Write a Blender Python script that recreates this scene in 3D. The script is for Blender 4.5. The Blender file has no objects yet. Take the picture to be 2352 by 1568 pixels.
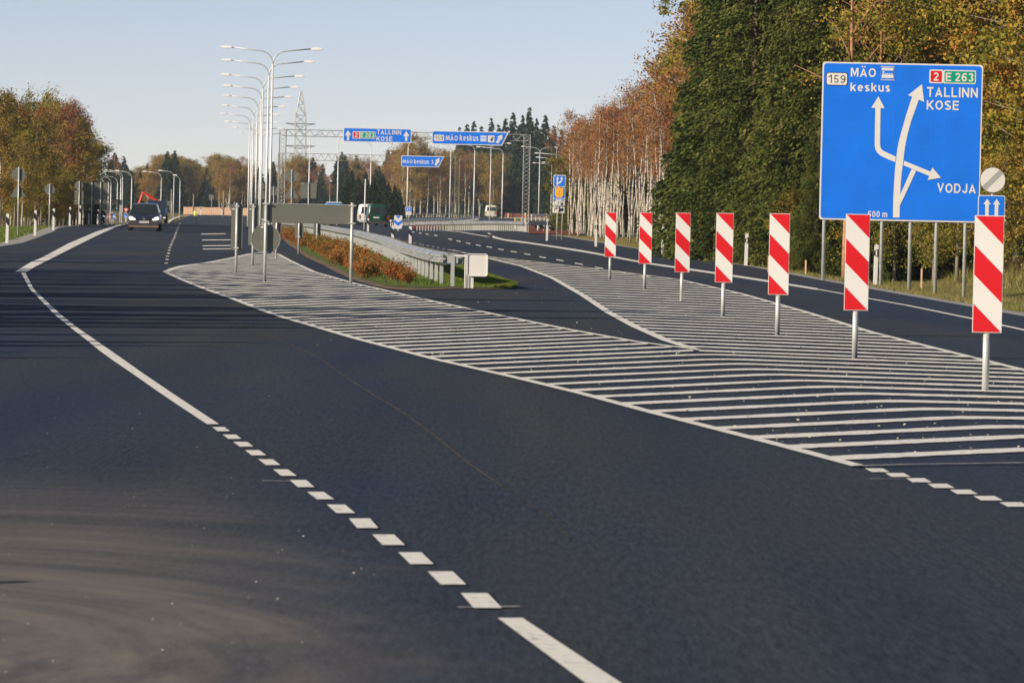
import bpy, bmesh, math, random
import numpy as np
from mathutils import Vector, Matrix, Euler

random.seed(7)
RNG = np.random.default_rng(11)
SC = bpy.context.scene
COL = SC.collection
R = math.radians

# ------------------------------------------------------------------ camera, world, sun, exposure
CAM = Vector((0.0, 0.0, 1.43))
FPX = 10000.0                      # focal length in pixels of a 2352 px wide picture
PITCH = math.atan(294.0 / FPX)
ROLL = R(1.25)
fw = Vector((0, math.cos(PITCH), -math.sin(PITCH)))
r0 = Vector((1, 0, 0))
u0 = Vector((0, math.sin(PITCH), math.cos(PITCH)))
RT = r0 * math.cos(ROLL) + u0 * math.sin(ROLL)
UP = u0 * math.cos(ROLL) - r0 * math.sin(ROLL)
cd = bpy.data.cameras.new('camera')
cam = bpy.data.objects.new('camera', cd)
COL.objects.link(cam)
m3 = Matrix((RT, UP, -fw)).transposed()
cam.matrix_world = Matrix.Translation(CAM) @ m3.to_4x4()
cd.sensor_width = 36.0
cd.lens = 36.0 * FPX / 2352.0
cd.clip_start = 0.5
cd.clip_end = 9000
cd.dof.use_dof = True
cd.dof.focus_distance = 75.0
cd.dof.aperture_fstop = 14.0
SC.camera = cam

SUN_EL = R(22)
SUN_AZ_LEFT = R(58)                # sun stands behind the camera, this far round to the left
sun_dir = Vector((-math.sin(SUN_AZ_LEFT) * math.cos(SUN_EL), -math.cos(SUN_AZ_LEFT) * math.cos(SUN_EL), math.sin(SUN_EL)))
world = bpy.data.worlds.new('World')
SC.world = world
world.use_nodes = True
wn = world.node_tree
sky = wn.nodes.new('ShaderNodeTexSky')
sky.sky_type = 'NISHITA'
sky.sun_disc = False
sky.sun_elevation = SUN_EL
sky.sun_rotation = math.atan2(sun_dir.x, sun_dir.y)
sky.altitude = 60
sky.air_density = 0.45
sky.dust_density = 0.12
sky.ozone_density = 3.0
tint = wn.nodes.new('ShaderNodeMix'); tint.data_type = 'RGBA'; tint.blend_type = 'MULTIPLY'; tint.inputs[0].default_value = 1.0
tint.inputs[7].default_value = (1.17, .82, .66, 1)      # white balance of the picture, the same over the whole sky
wn.links.new(sky.outputs[0], tint.inputs[6])
wn.links.new(tint.outputs[2], wn.nodes['Background'].inputs[0])
wn.nodes['Background'].inputs[1].default_value = 0.125
sl = bpy.data.lights.new('sun', 'SUN')
sl.energy = 4.8
sl.angle = R(0.53)
sl.color = (1.0, 0.89, 0.74)
so = bpy.data.objects.new('sun', sl)
so.rotation_euler = sun_dir.to_track_quat('Z', 'Y').to_euler()
so.location = (-40, -40, 60)
COL.objects.link(so)
SC.view_settings.view_transform = 'Standard'
SC.view_settings.look = 'None'
SC.view_settings.exposure = 0.40
SC.view_settings.gamma = 1.0
SC.view_settings.use_curve_mapping = False

# ------------------------------------------------------------------ terrain profile
def lerp_prof(prof, y):
    if y <= prof[0][0]:
        return prof[0][1]
    for (a, b), (c, d) in zip(prof, prof[1:]):
        if y <= c:
            return b + (d - b) * (y - a) / (c - a)
    return prof[-1][1]
PL = [(0, 0), (130, 0), (160, .08), (190, .14), (230, .14), (300, -.02), (400, -.30), (500, -.62), (560, -.52), (700, .1), (900, .3), (2600, .5)]
PR = [(0, 0), (105, 0), (150, .06), (200, .2), (230, .26), (300, .24), (400, .2), (600, .65), (700, .75), (1000, .85), (2600, .9)]
PM = [(0, 0), (105, 0), (300, -.05), (400, -.05), (560, .05), (720, .37), (1000, .6), (2600, .7)]
def sm(t):
    t = min(1, max(0, t))
    return t * t * (3 - 2 * t)
def Zt(x, y):
    if y < 105:
        return 0.0
    zl = lerp_prof(PL, y); zr = lerp_prof(PR, y); zm = lerp_prof(PM, y)
    k = sm((x + 24) / 10.0)
    z = zl + (zm - zl) * k
    k2 = sm((x + 8) / 8.0)
    return z + (zr - z) * k2
# world x of the road edges, as functions of y
XL = [(-40, -6), (0, -6), (136, -20), (140, -16.6), (154, -17.4), (172, -18.9), (201, -21.3), (225, -23.6), (262, -26.8), (350, -33), (500, -39.8), (700, -52), (900, -72), (1100, -98)]
XS1 = [(-40, -1), (81, -1), (84, -1.4), (90, -1.75), (101, -2.43), (129, -3.85), (170, -6.2), (206, -8.6), (250, -11.9), (300, -18.5), (400, -23.5), (500, -28), (700, -40), (900, -56), (1100, -78)]
XS2 = [(-40, -1), (81, -1), (84, -1.4), (90, -1.75), (101, -2.43), (129, -3.85), (170, -6.2), (206, -8.6), (250, -11.9), (300, -14), (400, -17), (500, -21), (700, -27), (900, -34), (1100, -45)]
XR = [(-40, 9.5), (40, 8.8), (68, 8.0), (98, 7.45), (128, 6.9), (158, 5.6), (198, 3.85), (240, 2.2), (268, 1.1), (289, .5), (324, -5.0), (420, -9.2), (500, -12), (700, -18), (900, -25), (1100, -36)]
def xl(y): return lerp_prof(XL, y)
def xr(y): return lerp_prof(XR, y)
VR = [(0, 0), (.3, 0), (3, -.34), (4.5, -.34), (7, 0), (10, .30), (14, .42), (40, .5)]
VL = [(0, 0), (2, -.05), (5, -.12), (9, -.1), (14, .1), (40, .3)]
def Zg(x, y):
    z = Zt(x, y)
    dr = x - xr(y); dl = xl(y) - x
    if y < 330 and dr > 0:
        z += lerp_prof(VR, dr) * (1 - sm((y - 180) / 80) * .8)
    if dl > 0:
        z += lerp_prof(VL, dl)
    return z

def ray(px, py):
    return fw + RT * ((px - 1176) / FPX) - UP * ((py - 784) / FPX)
def P(px, py, D):
    d = ray(px, py)
    return CAM + d * (D / d.y)
def G(px, py):
    d = ray(px, py); d = d / d.y
    if d.z < -0.0137:
        D = -1.43 / d.z
        if D < 105:
            return CAM + d * D
    D = 90.0
    prev = D
    while D < 1400:
        p = CAM + d * D
        if p.z < Zt(p.x, p.y):
            lo, hi = prev, D
            for _ in range(14):
                mid = .5 * (lo + hi); p = CAM + d * mid
                if p.z < Zt(p.x, p.y): hi = mid
                else: lo = mid
            return CAM + d * hi
        prev = D
        D += 2.5
    return CAM + d * 1400
def base_at(px, py, D, useg=True):
    """foot point of something seen at px, py and standing D metres out"""
    p = P(px, py, D)
    return Vector((p.x, p.y, Zg(p.x, p.y) if useg else Zt(p.x, p.y)))

# ------------------------------------------------------------------ materials
MATS = {}
def new_mat(name):
    m = bpy.data.materials.new(name); m.use_nodes = True
    nt = m.node_tree
    return m, nt, nt.nodes['Principled BSDF']
def lk(nt, a, b): nt.links.new(a, b)
def mat(name, col, rough=.6, metal=0.0, var=.12, scale=6.0, bump=0.0, spec=.5, coat=0.0):
    if name in MATS: return MATS[name]
    m, nt, b = new_mat(name)
    tc = nt.nodes.new('ShaderNodeTexCoord')
    nz = nt.nodes.new('ShaderNodeTexNoise'); nz.inputs['Scale'].default_value = scale; nz.inputs['Detail'].default_value = 5
    lk(nt, tc.outputs['Object'], nz.inputs['Vector'])
    rp = nt.nodes.new('ShaderNodeValToRGB')
    c0 = [max(0, c * (1 - var)) for c in col]; c1 = [min(1, c * (1 + var)) for c in col]
    rp.color_ramp.elements[0].position = .3; rp.color_ramp.elements[1].position = .7
    rp.color_ramp.elements[0].color = (*c0, 1); rp.color_ramp.elements[1].color = (*c1, 1)
    lk(nt, nz.outputs['Fac'], rp.inputs[0]); lk(nt, rp.outputs[0], b.inputs['Base Color'])
    b.inputs['Roughness'].default_value = rough; b.inputs['Metallic'].default_value = metal
    b.inputs['Specular IOR Level'].default_value = spec
    b.inputs['Coat Weight'].default_value = coat
    if bump > 0:
        bp = nt.nodes.new('ShaderNodeBump'); bp.inputs['Strength'].default_value = bump; bp.inputs['Distance'].default_value = .02
        lk(nt, nz.outputs['Fac'], bp.inputs['Height']); lk(nt, bp.outputs[0], b.inputs['Normal'])
    MATS[name] = m
    return m
galv = mat('galvanised', (.52, .53, .50), .45, .2, .12, 9)
galv_dull = mat('galvanised_dull', (.40, .41, .39), .55, .2, .2, 5)
rail_m = mat('rail_zinc', (.46, .47, .46), .32, .45, .35, 2.2)
rail_dark = mat('rail_shade_tone', (.09, .10, .13), .6, .2, .25, 3)  # dark colour stands in for shade on a rail's back side
postw = mat('post_white', (.66, .65, .61), .5, 0, .06, 8)
blackp = mat('black_plastic', (.015, .016, .018), .5, 0, .1, 10)
signback = mat('sign_back_grey', (.135, .14, .115), .55, .15, .07, 3)
sgreen = mat('sign_green', (.0, .30, .17), .4, 0, .04, 2)
sblue = mat('sign_blue', (.010, .17, .76), .45, 0, .10, 1.3, 0, .2)
swhite = mat('sign_white', (.70, .675, .62), .5, 0, .03, 3, 0, .3)
sred = mat('sign_red', (.62, .010, .016), .45, 0, .05, 3, 0, .3)
sblack = mat('sign_black', (.012, .012, .014), .5, 0, .1, 5)
syellow = mat('sign_orange', (.85, .42, .03), .5, 0, .05, 5)
orange = mat('orange_band', (.75, .30, .05), .5, 0, .1, 5)
rubber = mat('rubber', (.012, .012, .013), .8, 0, .2, 20)
chrome = mat('chrome', (.7, .7, .72), .15, .9, .02, 5)
woodm = mat('grey_wood', (.26, .20, .15), .8, 0, .3, 12, .3)
plankm = mat('fresh_timber', (.72, .46, .29), .75, 0, .14, 1.6, .2)
brownwood = mat('brown_timber', (.20, .075, .045), .75, 0, .2, 2)
glassd = mat('car_glass', (.02, .03, .032), .08, 0, .2, 2, 0, .8)
lampw = mat('lamp_head_white', (.85, .83, .78), .35, 0, .04, 6)
bark_spruce = mat('spruce_bark', (.13, .085, .06), .9, 0, .4, 14, .4)
bark_grey = mat('grey_bark', (.20, .17, .13), .9, 0, .35, 10, .4)
bark_orange = mat('pine_bark', (.38, .19, .10), .85, 0, .3, 8, .4)

def asphalt(name, dusty):
    m, nt, b = new_mat(name)
    N = nt.nodes
    tc = N.new('ShaderNodeTexCoord')
    def noise(scale, detail=4, vec=None, rough=.55, sx=None):
        n = N.new('ShaderNodeTexNoise'); n.inputs['Scale'].default_value = scale; n.inputs['Detail'].default_value = detail
        n.inputs['Roughness'].default_value = rough
        src = vec or tc.outputs['Object']
        if sx:
            mp = N.new('ShaderNodeMapping'); mp.inputs['Scale'].default_value = sx
            lk(nt, src, mp.inputs[0]); src = mp.outputs[0]
        lk(nt, src, n.inputs['Vector'])
        return n
    fine = noise(60, 6, rough=.8)
    grit = noise(190, 2)
    lanes = noise(1.0, 4, sx=(1.2, .05, 1))
    patch = noise(1.0, 4, sx=(.35, .05, 1))
    speck = noise(1.0, 5, rough=.75, sx=(34, 3.4, 1))
    cross = noise(1.0, 5, sx=(.10, .9, 1))
    cr = N.new('ShaderNodeValToRGB')
    cr.color_ramp.elements[0].position = .38; cr.color_ramp.elements[0].color = (.008, .013, .019, 1)
    cr.color_ramp.elements[1].position = .64; cr.color_ramp.elements[1].color = (.052, .060, .068, 1)
    lk(nt, fine.outputs['Fac'], cr.inputs[0])
    lr = N.new('ShaderNodeValToRGB')
    lr.color_ramp.elements[0].position = .3; lr.color_ramp.elements[0].color = (.66, .76, .98, 1)
    lr.color_ramp.elements[1].position = .7; lr.color_ramp.elements[1].color = (1.25, 1.20, 1.12, 1)
    lk(nt, lanes.outputs['Fac'], lr.inputs[0])
    mu = N.new('ShaderNodeMix'); mu.data_type = 'RGBA'; mu.blend_type = 'MULTIPLY'; mu.inputs[0].default_value = 1
    lk(nt, cr.outputs[0], mu.inputs[6]); lk(nt, lr.outputs[0], mu.inputs[7])
    pr = N.new('ShaderNodeValToRGB')
    pr.color_ramp.elements[0].position = .40; pr.color_ramp.elements[0].color = (.72, .92, 1.28, 1)
    pr.color_ramp.elements[1].position = .60; pr.color_ramp.elements[1].color = (1.22, 1.12, .98, 1)
    lk(nt, patch.outputs['Fac'], pr.inputs[0])
    mu2 = N.new('ShaderNodeMix'); mu2.data_type = 'RGBA'; mu2.blend_type = 'MULTIPLY'; mu2.inputs[0].default_value = 1
    lk(nt, mu.outputs[2], mu2.inputs[6]); lk(nt, pr.outputs[0], mu2.inputs[7])
    sp = N.new('ShaderNodeValToRGB')
    sp.color_ramp.elements[0].position = .36; sp.color_ramp.elements[0].color = (.60, .63, .68, 1)
    sp.color_ramp.elements[1].position = .66; sp.color_ramp.elements[1].color = (1.62, 1.57, 1.50, 1)
    lk(nt, speck.outputs['Fac'], sp.inputs[0])
    mu3 = N.new('ShaderNodeMix'); mu3.data_type = 'RGBA'; mu3.blend_type = 'MULTIPLY'; mu3.inputs[0].default_value = 1
    lk(nt, mu2.outputs[2], mu3.inputs[6]); lk(nt, sp.outputs[0], mu3.inputs[7])
    mu2 = mu3
    # bright stone chips in the surface
    gr = N.new('ShaderNodeValToRGB')
    gr.color_ramp.elements[0].position = .66; gr.color_ramp.elements[0].color = (0, 0, 0, 1)
    gr.color_ramp.elements[1].position = .78; gr.color_ramp.elements[1].color = (1, 1, 1, 1)
    lk(nt, grit.outputs['Fac'], gr.inputs[0])
    mx = N.new('ShaderNodeMix'); mx.data_type = 'RGBA'
    gm = N.new('ShaderNodeMath'); gm.operation = 'MULTIPLY'; gm.inputs[1].default_value = .45
    lk(nt, gr.outputs[0], gm.inputs[0]); lk(nt, gm.outputs[0], mx.inputs[0])
    lk(nt, mu2.outputs[2], mx.inputs[6]); mx.inputs[7].default_value = (.13, .125, .115, 1)
    out = mx.outputs[2]
    if dusty:
        # dust tracks: arcs round the mouth of the side road
        sep = N.new('ShaderNodeSeparateXYZ'); lk(nt, tc.outputs['Object'], sep.inputs[0])
        def math_(op, a, bb=None):
            n = N.new('ShaderNodeMath'); n.operation = op
            for i, v in enumerate((a, bb)):
                if v is None: continue
                if isinstance(v, (int, float)): n.inputs[i].default_value = v
                else: lk(nt, v, n.inputs[i])
            return n.outputs[0]
        dx = math_('ADD', sep.outputs[0], 2.4); dy = math_('ADD', sep.outputs[1], -13.5)
        rad = math_('SQRT', math_('ADD', math_('MULTIPLY', math_('MULTIPLY', dx, dx), 3.0), math_('MULTIPLY', dy, dy)))
        cmb = N.new('ShaderNodeCombineXYZ'); lk(nt, rad, cmb.inputs[0]); lk(nt, math_('MULTIPLY', math_('ABSOLUTE', math_('ARCTAN2', dx, dy)), .5), cmb.inputs[1])
        st = noise(1.7, 6, vec=cmb.outputs[0], rough=.7)
        sr = N.new('ShaderNodeValToRGB')
        sr.color_ramp.elements[0].position = .38; sr.color_ramp.elements[0].color = (.0, .0, .0, 1)
        sr.color_ramp.elements[1].position = .68; sr.color_ramp.elements[1].color = (1, 1, 1, 1)
        lk(nt, st.outputs['Fac'], sr.inputs[0])
        # dust lies only in the mouth of the side road: left of a slanting limit, close by
        edge_n = noise(.9, 3)
        lim = math_('SUBTRACT', math_('ADD', math_('MULTIPLY', math_('ADD', sep.outputs[1], -13.3), -.12), math_('MULTIPLY', edge_n.outputs['Fac'], 1.0)), math_('ADD', sep.outputs[0], .75))
        mr = N.new('ShaderNodeMapRange'); lk(nt, lim, mr.inputs[0])
        mr.inputs[1].default_value = -.5; mr.inputs[2].default_value = 1.1; mr.interpolation_type = 'SMOOTHSTEP'
        far = N.new('ShaderNodeMapRange'); lk(nt, sep.outputs[1], far.inputs[0])
        far.inputs[1].default_value = 24; far.inputs[2].default_value = 16.0
        far.inputs[3].default_value = 0; far.inputs[4].default_value = 1
        dust = math_('MULTIPLY', math_('MULTIPLY', mr.outputs[0], far.outputs[0]), math_('ADD', math_('MULTIPLY', sr.outputs[0], .62), .34))
        dm = N.new('ShaderNodeMix'); dm.data_type = 'RGBA'
        lk(nt, dust, dm.inputs[0]); lk(nt, out, dm.inputs[6]); dm.inputs[7].default_value = (.235, .20, .165, 1)
        # the right bottom corner has dark tyre marks
        out = dm.outputs[2]
    lk(nt, out, b.inputs['Base Color'])
    b.inputs['Roughness'].default_value = .88
    b.inputs['Specular IOR Level'].default_value = .22
    bp = N.new('ShaderNodeBump'); bp.inputs['Strength'].default_value = .35; bp.inputs['Distance'].default_value = .006
    lk(nt, fine.outputs['Fac'], bp.inputs['Height']); lk(nt, bp.outputs[0], b.inputs['Normal'])
    return m
asph = asphalt('asphalt_left', True)
asph_r = asph

def paint_mat(name='road_paint', col=(.80, .775, .69), worn=.0):
    m, nt, b = new_mat(name); N = nt.nodes
    tc = N.new('ShaderNodeTexCoord')
    n1 = N.new('ShaderNodeTexNoise'); n1.inputs['Scale'].default_value = 14; n1.inputs['Detail'].default_value = 7; n1.inputs['Roughness'].default_value = .75
    lk(nt, tc.outputs['Object'], n1.inputs[0])
    r = N.new('ShaderNodeValToRGB')
    r.color_ramp.elements[0].position = .29 + worn; r.color_ramp.elements[0].color = (.14, .14, .14, 1)
    r.color_ramp.elements[1].position = .46 + worn; r.color_ramp.elements[1].color = (*col, 1)
    e = r.color_ramp.elements.new(.8); e.color = (col[0] * 1.12, col[1] * 1.1, col[2] * 1.08, 1)
    lk(nt, n1.outputs['Fac'], r.inputs[0]); lk(nt, r.outputs[0], b.inputs['Base Color'])
    b.inputs['Roughness'].default_value = .75; b.inputs['Specular IOR Level'].default_value = .3
    return m
paint = paint_mat()
paint_worn = paint_mat('road_paint_worn', (.42, .42, .40), .1)

def ground_mat():
    m, nt, b = new_mat('grassy_soil'); N = nt.nodes
    tc = N.new('ShaderNodeTexCoord')
    n1 = N.new('ShaderNodeTexNoise'); n1.inputs['Scale'].default_value = .55; n1.inputs['Detail'].default_value = 8; n1.inputs['Roughness'].default_value = .7
    n2 = N.new('ShaderNodeTexNoise'); n2.inputs['Scale'].default_value = 7; n2.inputs['Detail'].default_value = 6
    for n in (n1, n2): lk(nt, tc.outputs['Object'], n.inputs[0])
    r = N.new('ShaderNodeValToRGB')
    r.color_ramp.elements[0].position = .3; r.color_ramp.elements[0].color = (.12, .14, .04, 1)
    r.color_ramp.elements[1].position = .7; r.color_ramp.elements[1].color = (.30, .23, .12, 1)
    e = r.color_ramp.elements.new(.5); e.color = (.21, .19, .07, 1)
    lk(nt, n1.outputs['Fac'], r.inputs[0])
    mx = N.new('ShaderNodeMix'); mx.data_type = 'RGBA'; mx.blend_type = 'MULTIPLY'; mx.inputs[0].default_value = .8
    r2 = N.new('ShaderNodeValToRGB'); r2.color_ramp.elements[0].color = (.45, .45, .4, 1); r2.color_ramp.elements[1].color = (1.4, 1.35, 1.2, 1)
    lk(nt, n2.outputs['Fac'], r2.inputs[0])
    lk(nt, r.outputs[0], mx.inputs[6]); lk(nt, r2.outputs[0], mx.inputs[7])
    lk(nt, mx.outputs[2], b.inputs['Base Color']); b.inputs['Roughness'].default_value = .95
    b.inputs['Specular IOR Level'].default_value = .1
    bp = N.new('ShaderNodeBump'); bp.inputs['Strength'].default_value = .8; bp.inputs['Distance'].default_value = .08
    lk(nt, n2.outputs['Fac'], bp.inputs['Height']); lk(nt, bp.outputs[0], b.inputs['Normal'])
    return m
groundm = ground_mat()
gravelm = mat('gravel', (.36, .34, .30), .95, 0, .45, 30, .5, .1)
lawnm = mat('lawn_soil', (.10, .135, .03), .95, 0, .4, 5, .4, .1)
mulchm = mat('rust_mulch', (.20, .06, .035), .95, 0, .35, 2, .4, .1)
soilm = mat('sandy_soil', (.30, .19, .12), .95, 0, .35, 12, .4, .1)

def leaf_mat(name, cols, trans=.25):
    """cols: list of leaf colours, one picked per leaf"""
    m = bpy.data.materials.new(name); m.use_nodes = True
    nt = m.node_tree; N = nt.nodes
    for n in list(N): N.remove(n)
    out = N.new('ShaderNodeOutputMaterial')
    ge = N.new('ShaderNodeNewGeometry'); oi = N.new('ShaderNodeObjectInfo'); tc = N.new('ShaderNodeTexCoord')
    nz = N.new('ShaderNodeTexNoise'); nz.inputs['Scale'].default_value = .7; nz.inputs['Detail'].default_value = 3
    lk(nt, tc.outputs['Object'], nz.inputs[0])
    def mth(op, a, b):
        n = N.new('ShaderNodeMath'); n.operation = op
        for i, v in enumerate((a, b)):
            if isinstance(v, (int, float)): n.inputs[i].default_value = v
            else: lk(nt, v, n.inputs[i])
        return n.outputs[0]
    t = mth('ADD', mth('MULTIPLY', ge.outputs['Random Per Island'], .30), mth('MULTIPLY', oi.outputs['Random'], .30))
    t = mth('ADD', t, mth('SUBTRACT', mth('MULTIPLY', nz.outputs['Fac'], 1.7), .62))
    rp = N.new('ShaderNodeValToRGB')
    el = rp.color_ramp.elements
    k = len(cols)
    el[0].position = .05; el[0].color = (*cols[0], 1); el[1].position = .95; el[1].color = (*cols[-1], 1)
    for i in range(1, k - 1):
        e = el.new(.05 + .9 * i / (k - 1)); e.color = (*cols[i], 1)
    lk(nt, t, rp.inputs[0])
    df = N.new('ShaderNodeBsdfDiffuse'); tr = N.new('ShaderNodeBsdfTranslucent'); mx = N.new('ShaderNodeMixShader')
    lk(nt, rp.outputs[0], df.inputs[0]); lk(nt, rp.outputs[0], tr.inputs[0])
    mx.inputs[0].default_value = trans
    lk(nt, df.outputs[0], mx.inputs[1]); lk(nt, tr.outputs[0], mx.inputs[2]); lk(nt, mx.outputs[0], out.inputs[0])
    return m
L_birch = leaf_mat('birch_leaves', [(.17, .075, .045), (.26, .11, .05), (.36, .15, .055), (.38, .21, .08), (.26, .19, .075)])
L_birch_y = leaf_mat('yellow_birch_leaves', [(.15, .14, .03), (.26, .20, .045), (.38, .25, .06), (.40, .19, .05)])
L_spruce = leaf_mat('spruce_needles', [(.024, .042, .013), (.058, .082, .020), (.115, .130, .030), (.20, .175, .055)], .18)
L_spruce_far = leaf_mat('far_spruce_needles', [(.018, .036, .02), (.032, .056, .026), (.05, .075, .03)], .1)
L_maple = leaf_mat('maple_leaves', [(.07, .10, .018), (.14, .16, .026), (.24, .22, .035), (.42, .28, .05), (.44, .16, .04)])
L_olive = leaf_mat('olive_leaves', [(.10, .12, .022), (.19, .19, .035), (.30, .24, .05), (.40, .22, .05)])
L_rose = leaf_mat('rose_leaves', [(.34, .05, .03), (.36, .11, .04), (.32, .17, .05), (.12, .14, .035), (.42, .07, .04)])
L_grass = leaf_mat('grass_blades', [(.08, .12, .025), (.16, .17, .04), (.26, .22, .08), (.36, .28, .14)])
L_lawn = leaf_mat('lawn_blades', [(.085, .14, .022), (.13, .19, .035), (.21, .23, .06)])
L_dry = leaf_mat('dry_weeds', [(.16, .11, .05), (.28, .19, .09), (.14, .14, .04), (.38, .26, .13)])

def birch_bark():
    m, nt, b = new_mat('birch_bark'); N = nt.nodes
    tc = N.new('ShaderNodeTexCoord'); mp = N.new('ShaderNodeMapping'); mp.inputs['Scale'].default_value = (3, 3, 9)
    n = N.new('ShaderNodeTexNoise'); n.inputs['Scale'].default_value = 1.0; n.inputs['Detail'].default_value = 6
    lk(nt, tc.outputs['Object'], mp.inputs[0]); lk(nt, mp.outputs[0], n.inputs[0])
    r = N.new('ShaderNodeValToRGB')
    r.color_ramp.elements[0].position = .36; r.color_ramp.elements[0].color = (.05, .04, .035, 1)
    r.color_ramp.elements[1].position = .50; r.color_ramp.elements[1].color = (.50, .44, .36, 1)
    lk(nt, n.outputs['Fac'], r.inputs[0]); lk(nt, r.outputs[0], b.inputs['Base Color']); b.inputs['Roughness'].default_value = .8
    return m
bark_birch = birch_bark()

# ------------------------------------------------------------------ object helpers
def tag(o, label=None, cat=None, group=None, kind=None):
    if label: o['label'] = label
    if cat: o['category'] = cat
    if group: o['group'] = group
    if kind: o['kind'] = kind
    return o
def thing(name, label, cat, loc=(0, 0, 0), rz=0.0, group=None):
    o = bpy.data.objects.new(name, None); o.empty_display_size = .2
    COL.objects.link(o); o.location = loc; o.rotation_euler = (0, 0, rz)
    return tag(o, label, cat, group)
class MB:
    def __init__(s): s.v = []; s.f = []; s.sm = False
    def add(s, vs, fs):
        k = len(s.v); s.v += [tuple(a) for a in vs]; s.f += [tuple(i + k for i in f) for f in fs]; return s
    def box(s, x0, x1, y0, y1, z0, z1):
        return s.add([(x0, y0, z0), (x1, y0, z0), (x1, y1, z0), (x0, y1, z0), (x0, y0, z1), (x1, y0, z1), (x1, y1, z1), (x0, y1, z1)],
                     [(0, 3, 2, 1), (4, 5, 6, 7), (0, 1, 5, 4), (1, 2, 6, 5), (2, 3, 7, 6), (3, 0, 4, 7)])
    def tube(s, pts, rad, n=8, cap=True):
        pts = [Vector(p) for p in pts]
        if not isinstance(rad, (list, tuple)): rad = [rad] * len(pts)
        rings = []
        vs = []; fs = []
        for i, p in enumerate(pts):
            a = pts[max(0, i - 1)]; b = pts[min(len(pts) - 1, i + 1)]
            t = (b - a).normalized()
            ref = Vector((1, 0, 0)) if abs(t.x) < .8 else Vector((0, 1, 0))
            u = t.cross(ref).normalized(); w = t.cross(u)
            for k in range(n):
                an = 2 * math.pi * k / n
                vs.append(p + (u * math.cos(an) + w * math.sin(an)) * rad[i])
        for i in range(len(pts) - 1):
            for k in range(n):
                a = i * n + k; b = i * n + (k + 1) % n
                fs.append((a, b, b + n, a + n))
        if cap:
            fs.append(tuple(range(n))[::-1]); fs.append(tuple((len(pts) - 1) * n + k for k in range(n)))
        return s.add(vs, fs)
    def bar(s, a, b, w):      # square bar
        return s.tube([a, b], w * .7071, 4)
    def prism_xz(s, pts, y0, y1):   # polygon in x,z facing -y, between y0 (front) and y1 (back)
        n = len(pts)
        ar = sum(pts[i][0] * pts[(i + 1) % n][1] - pts[(i + 1) % n][0] * pts[i][1] for i in range(n))
        if ar < 0: pts = pts[::-1]
        vs = [(p[0], y0, p[1]) for p in pts] + [(p[0], y1, p[1]) for p in pts]
        fs = [tuple(range(n)), tuple(range(n, 2 * n))[::-1]] + [(i + n, (i + 1) % n + n, (i + 1) % n, i) for i in range(n)]
        return s.add(vs, fs)
    def prism_yz(s, pts, x0, x1):
        n = len(pts)
        ar = sum(pts[i][0] * pts[(i + 1) % n][1] - pts[(i + 1) % n][0] * pts[i][1] for i in range(n))
        if ar < 0: pts = pts[::-1]
        vs = [(x1, p[0], p[1]) for p in pts] + [(x0, p[0], p[1]) for p in pts]
        fs = [tuple(range(n)), tuple(range(n, 2 * n))[::-1]] + [(i + n, (i + 1) % n + n, (i + 1) % n, i) for i in range(n)]
        return s.add(vs, fs)
    def build(s, name, m, parent=None, smooth=False, bevel=0.0, loc=None):
        me = bpy.data.meshes.new(name); me.from_pydata(s.v, [], s.f); me.update()
        me.materials.append(m)
        if bevel > 0:
            bm = bmesh.new(); bm.from_mesh(me)
            bmesh.ops.bevel(bm, geom=bm.edges[:], offset=bevel, segments=2, affect='EDGES', profile=.6)
            bm.to_mesh(me); bm.free()
        if smooth:
            me.polygons.foreach_set('use_smooth', [True] * len(me.polygons))
        o = bpy.data.objects.new(name, me); COL.objects.link(o)
        if parent is not None: o.parent = parent
        if loc is not None: o.location = loc
        return o
CHILDREN = {}
def kids(o): return [c for c in COL.objects if c.parent == o]
def copy_tree(o, loc, rz=0.0, label=None, group=None, scale=None, name=None, cache={}):
    if o.name not in cache: cache[o.name] = [(c, kids(c)) for c in kids(o)]
    r = o.copy(); COL.objects.link(r); r.location = loc; r.rotation_euler = (0, 0, rz)
    if scale: r.scale = scale
    if label: r['label'] = label
    if group: r['group'] = group
    for c, gs in cache[o.name]:
        d = c.copy(); COL.objects.link(d); d.parent = r
        for g in gs:
            e = g.copy(); COL.objects.link(e); e.parent = d
    return r
def rrect(x0, x1, z0, z1, r, n=5):
    pts = []
    for cx, cz, a0 in ((x1 - r, z1 - r, 0), (x0 + r, z1 - r, 90), (x0 + r, z0 + r, 180), (x1 - r, z0 + r, 270)):
        for i in range(n + 1):
            a = R(a0 + 90 * i / n); pts.append((cx + r * math.cos(a), cz + r * math.sin(a)))
    return pts
def circ(cx, cz, r, n=28):
    return [(cx + r * math.cos(2 * math.pi * i / n), cz + r * math.sin(2 * math.pi * i / n)) for i in range(n)]
def arc(cx, cy, rx, ry, a0, a1, n=14):
    return [(cx + rx * math.cos(R(a0 + (a1 - a0) * i / n)), cy + ry * math.sin(R(a0 + (a1 - a0) * i / n))) for i in range(n + 1)]
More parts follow.
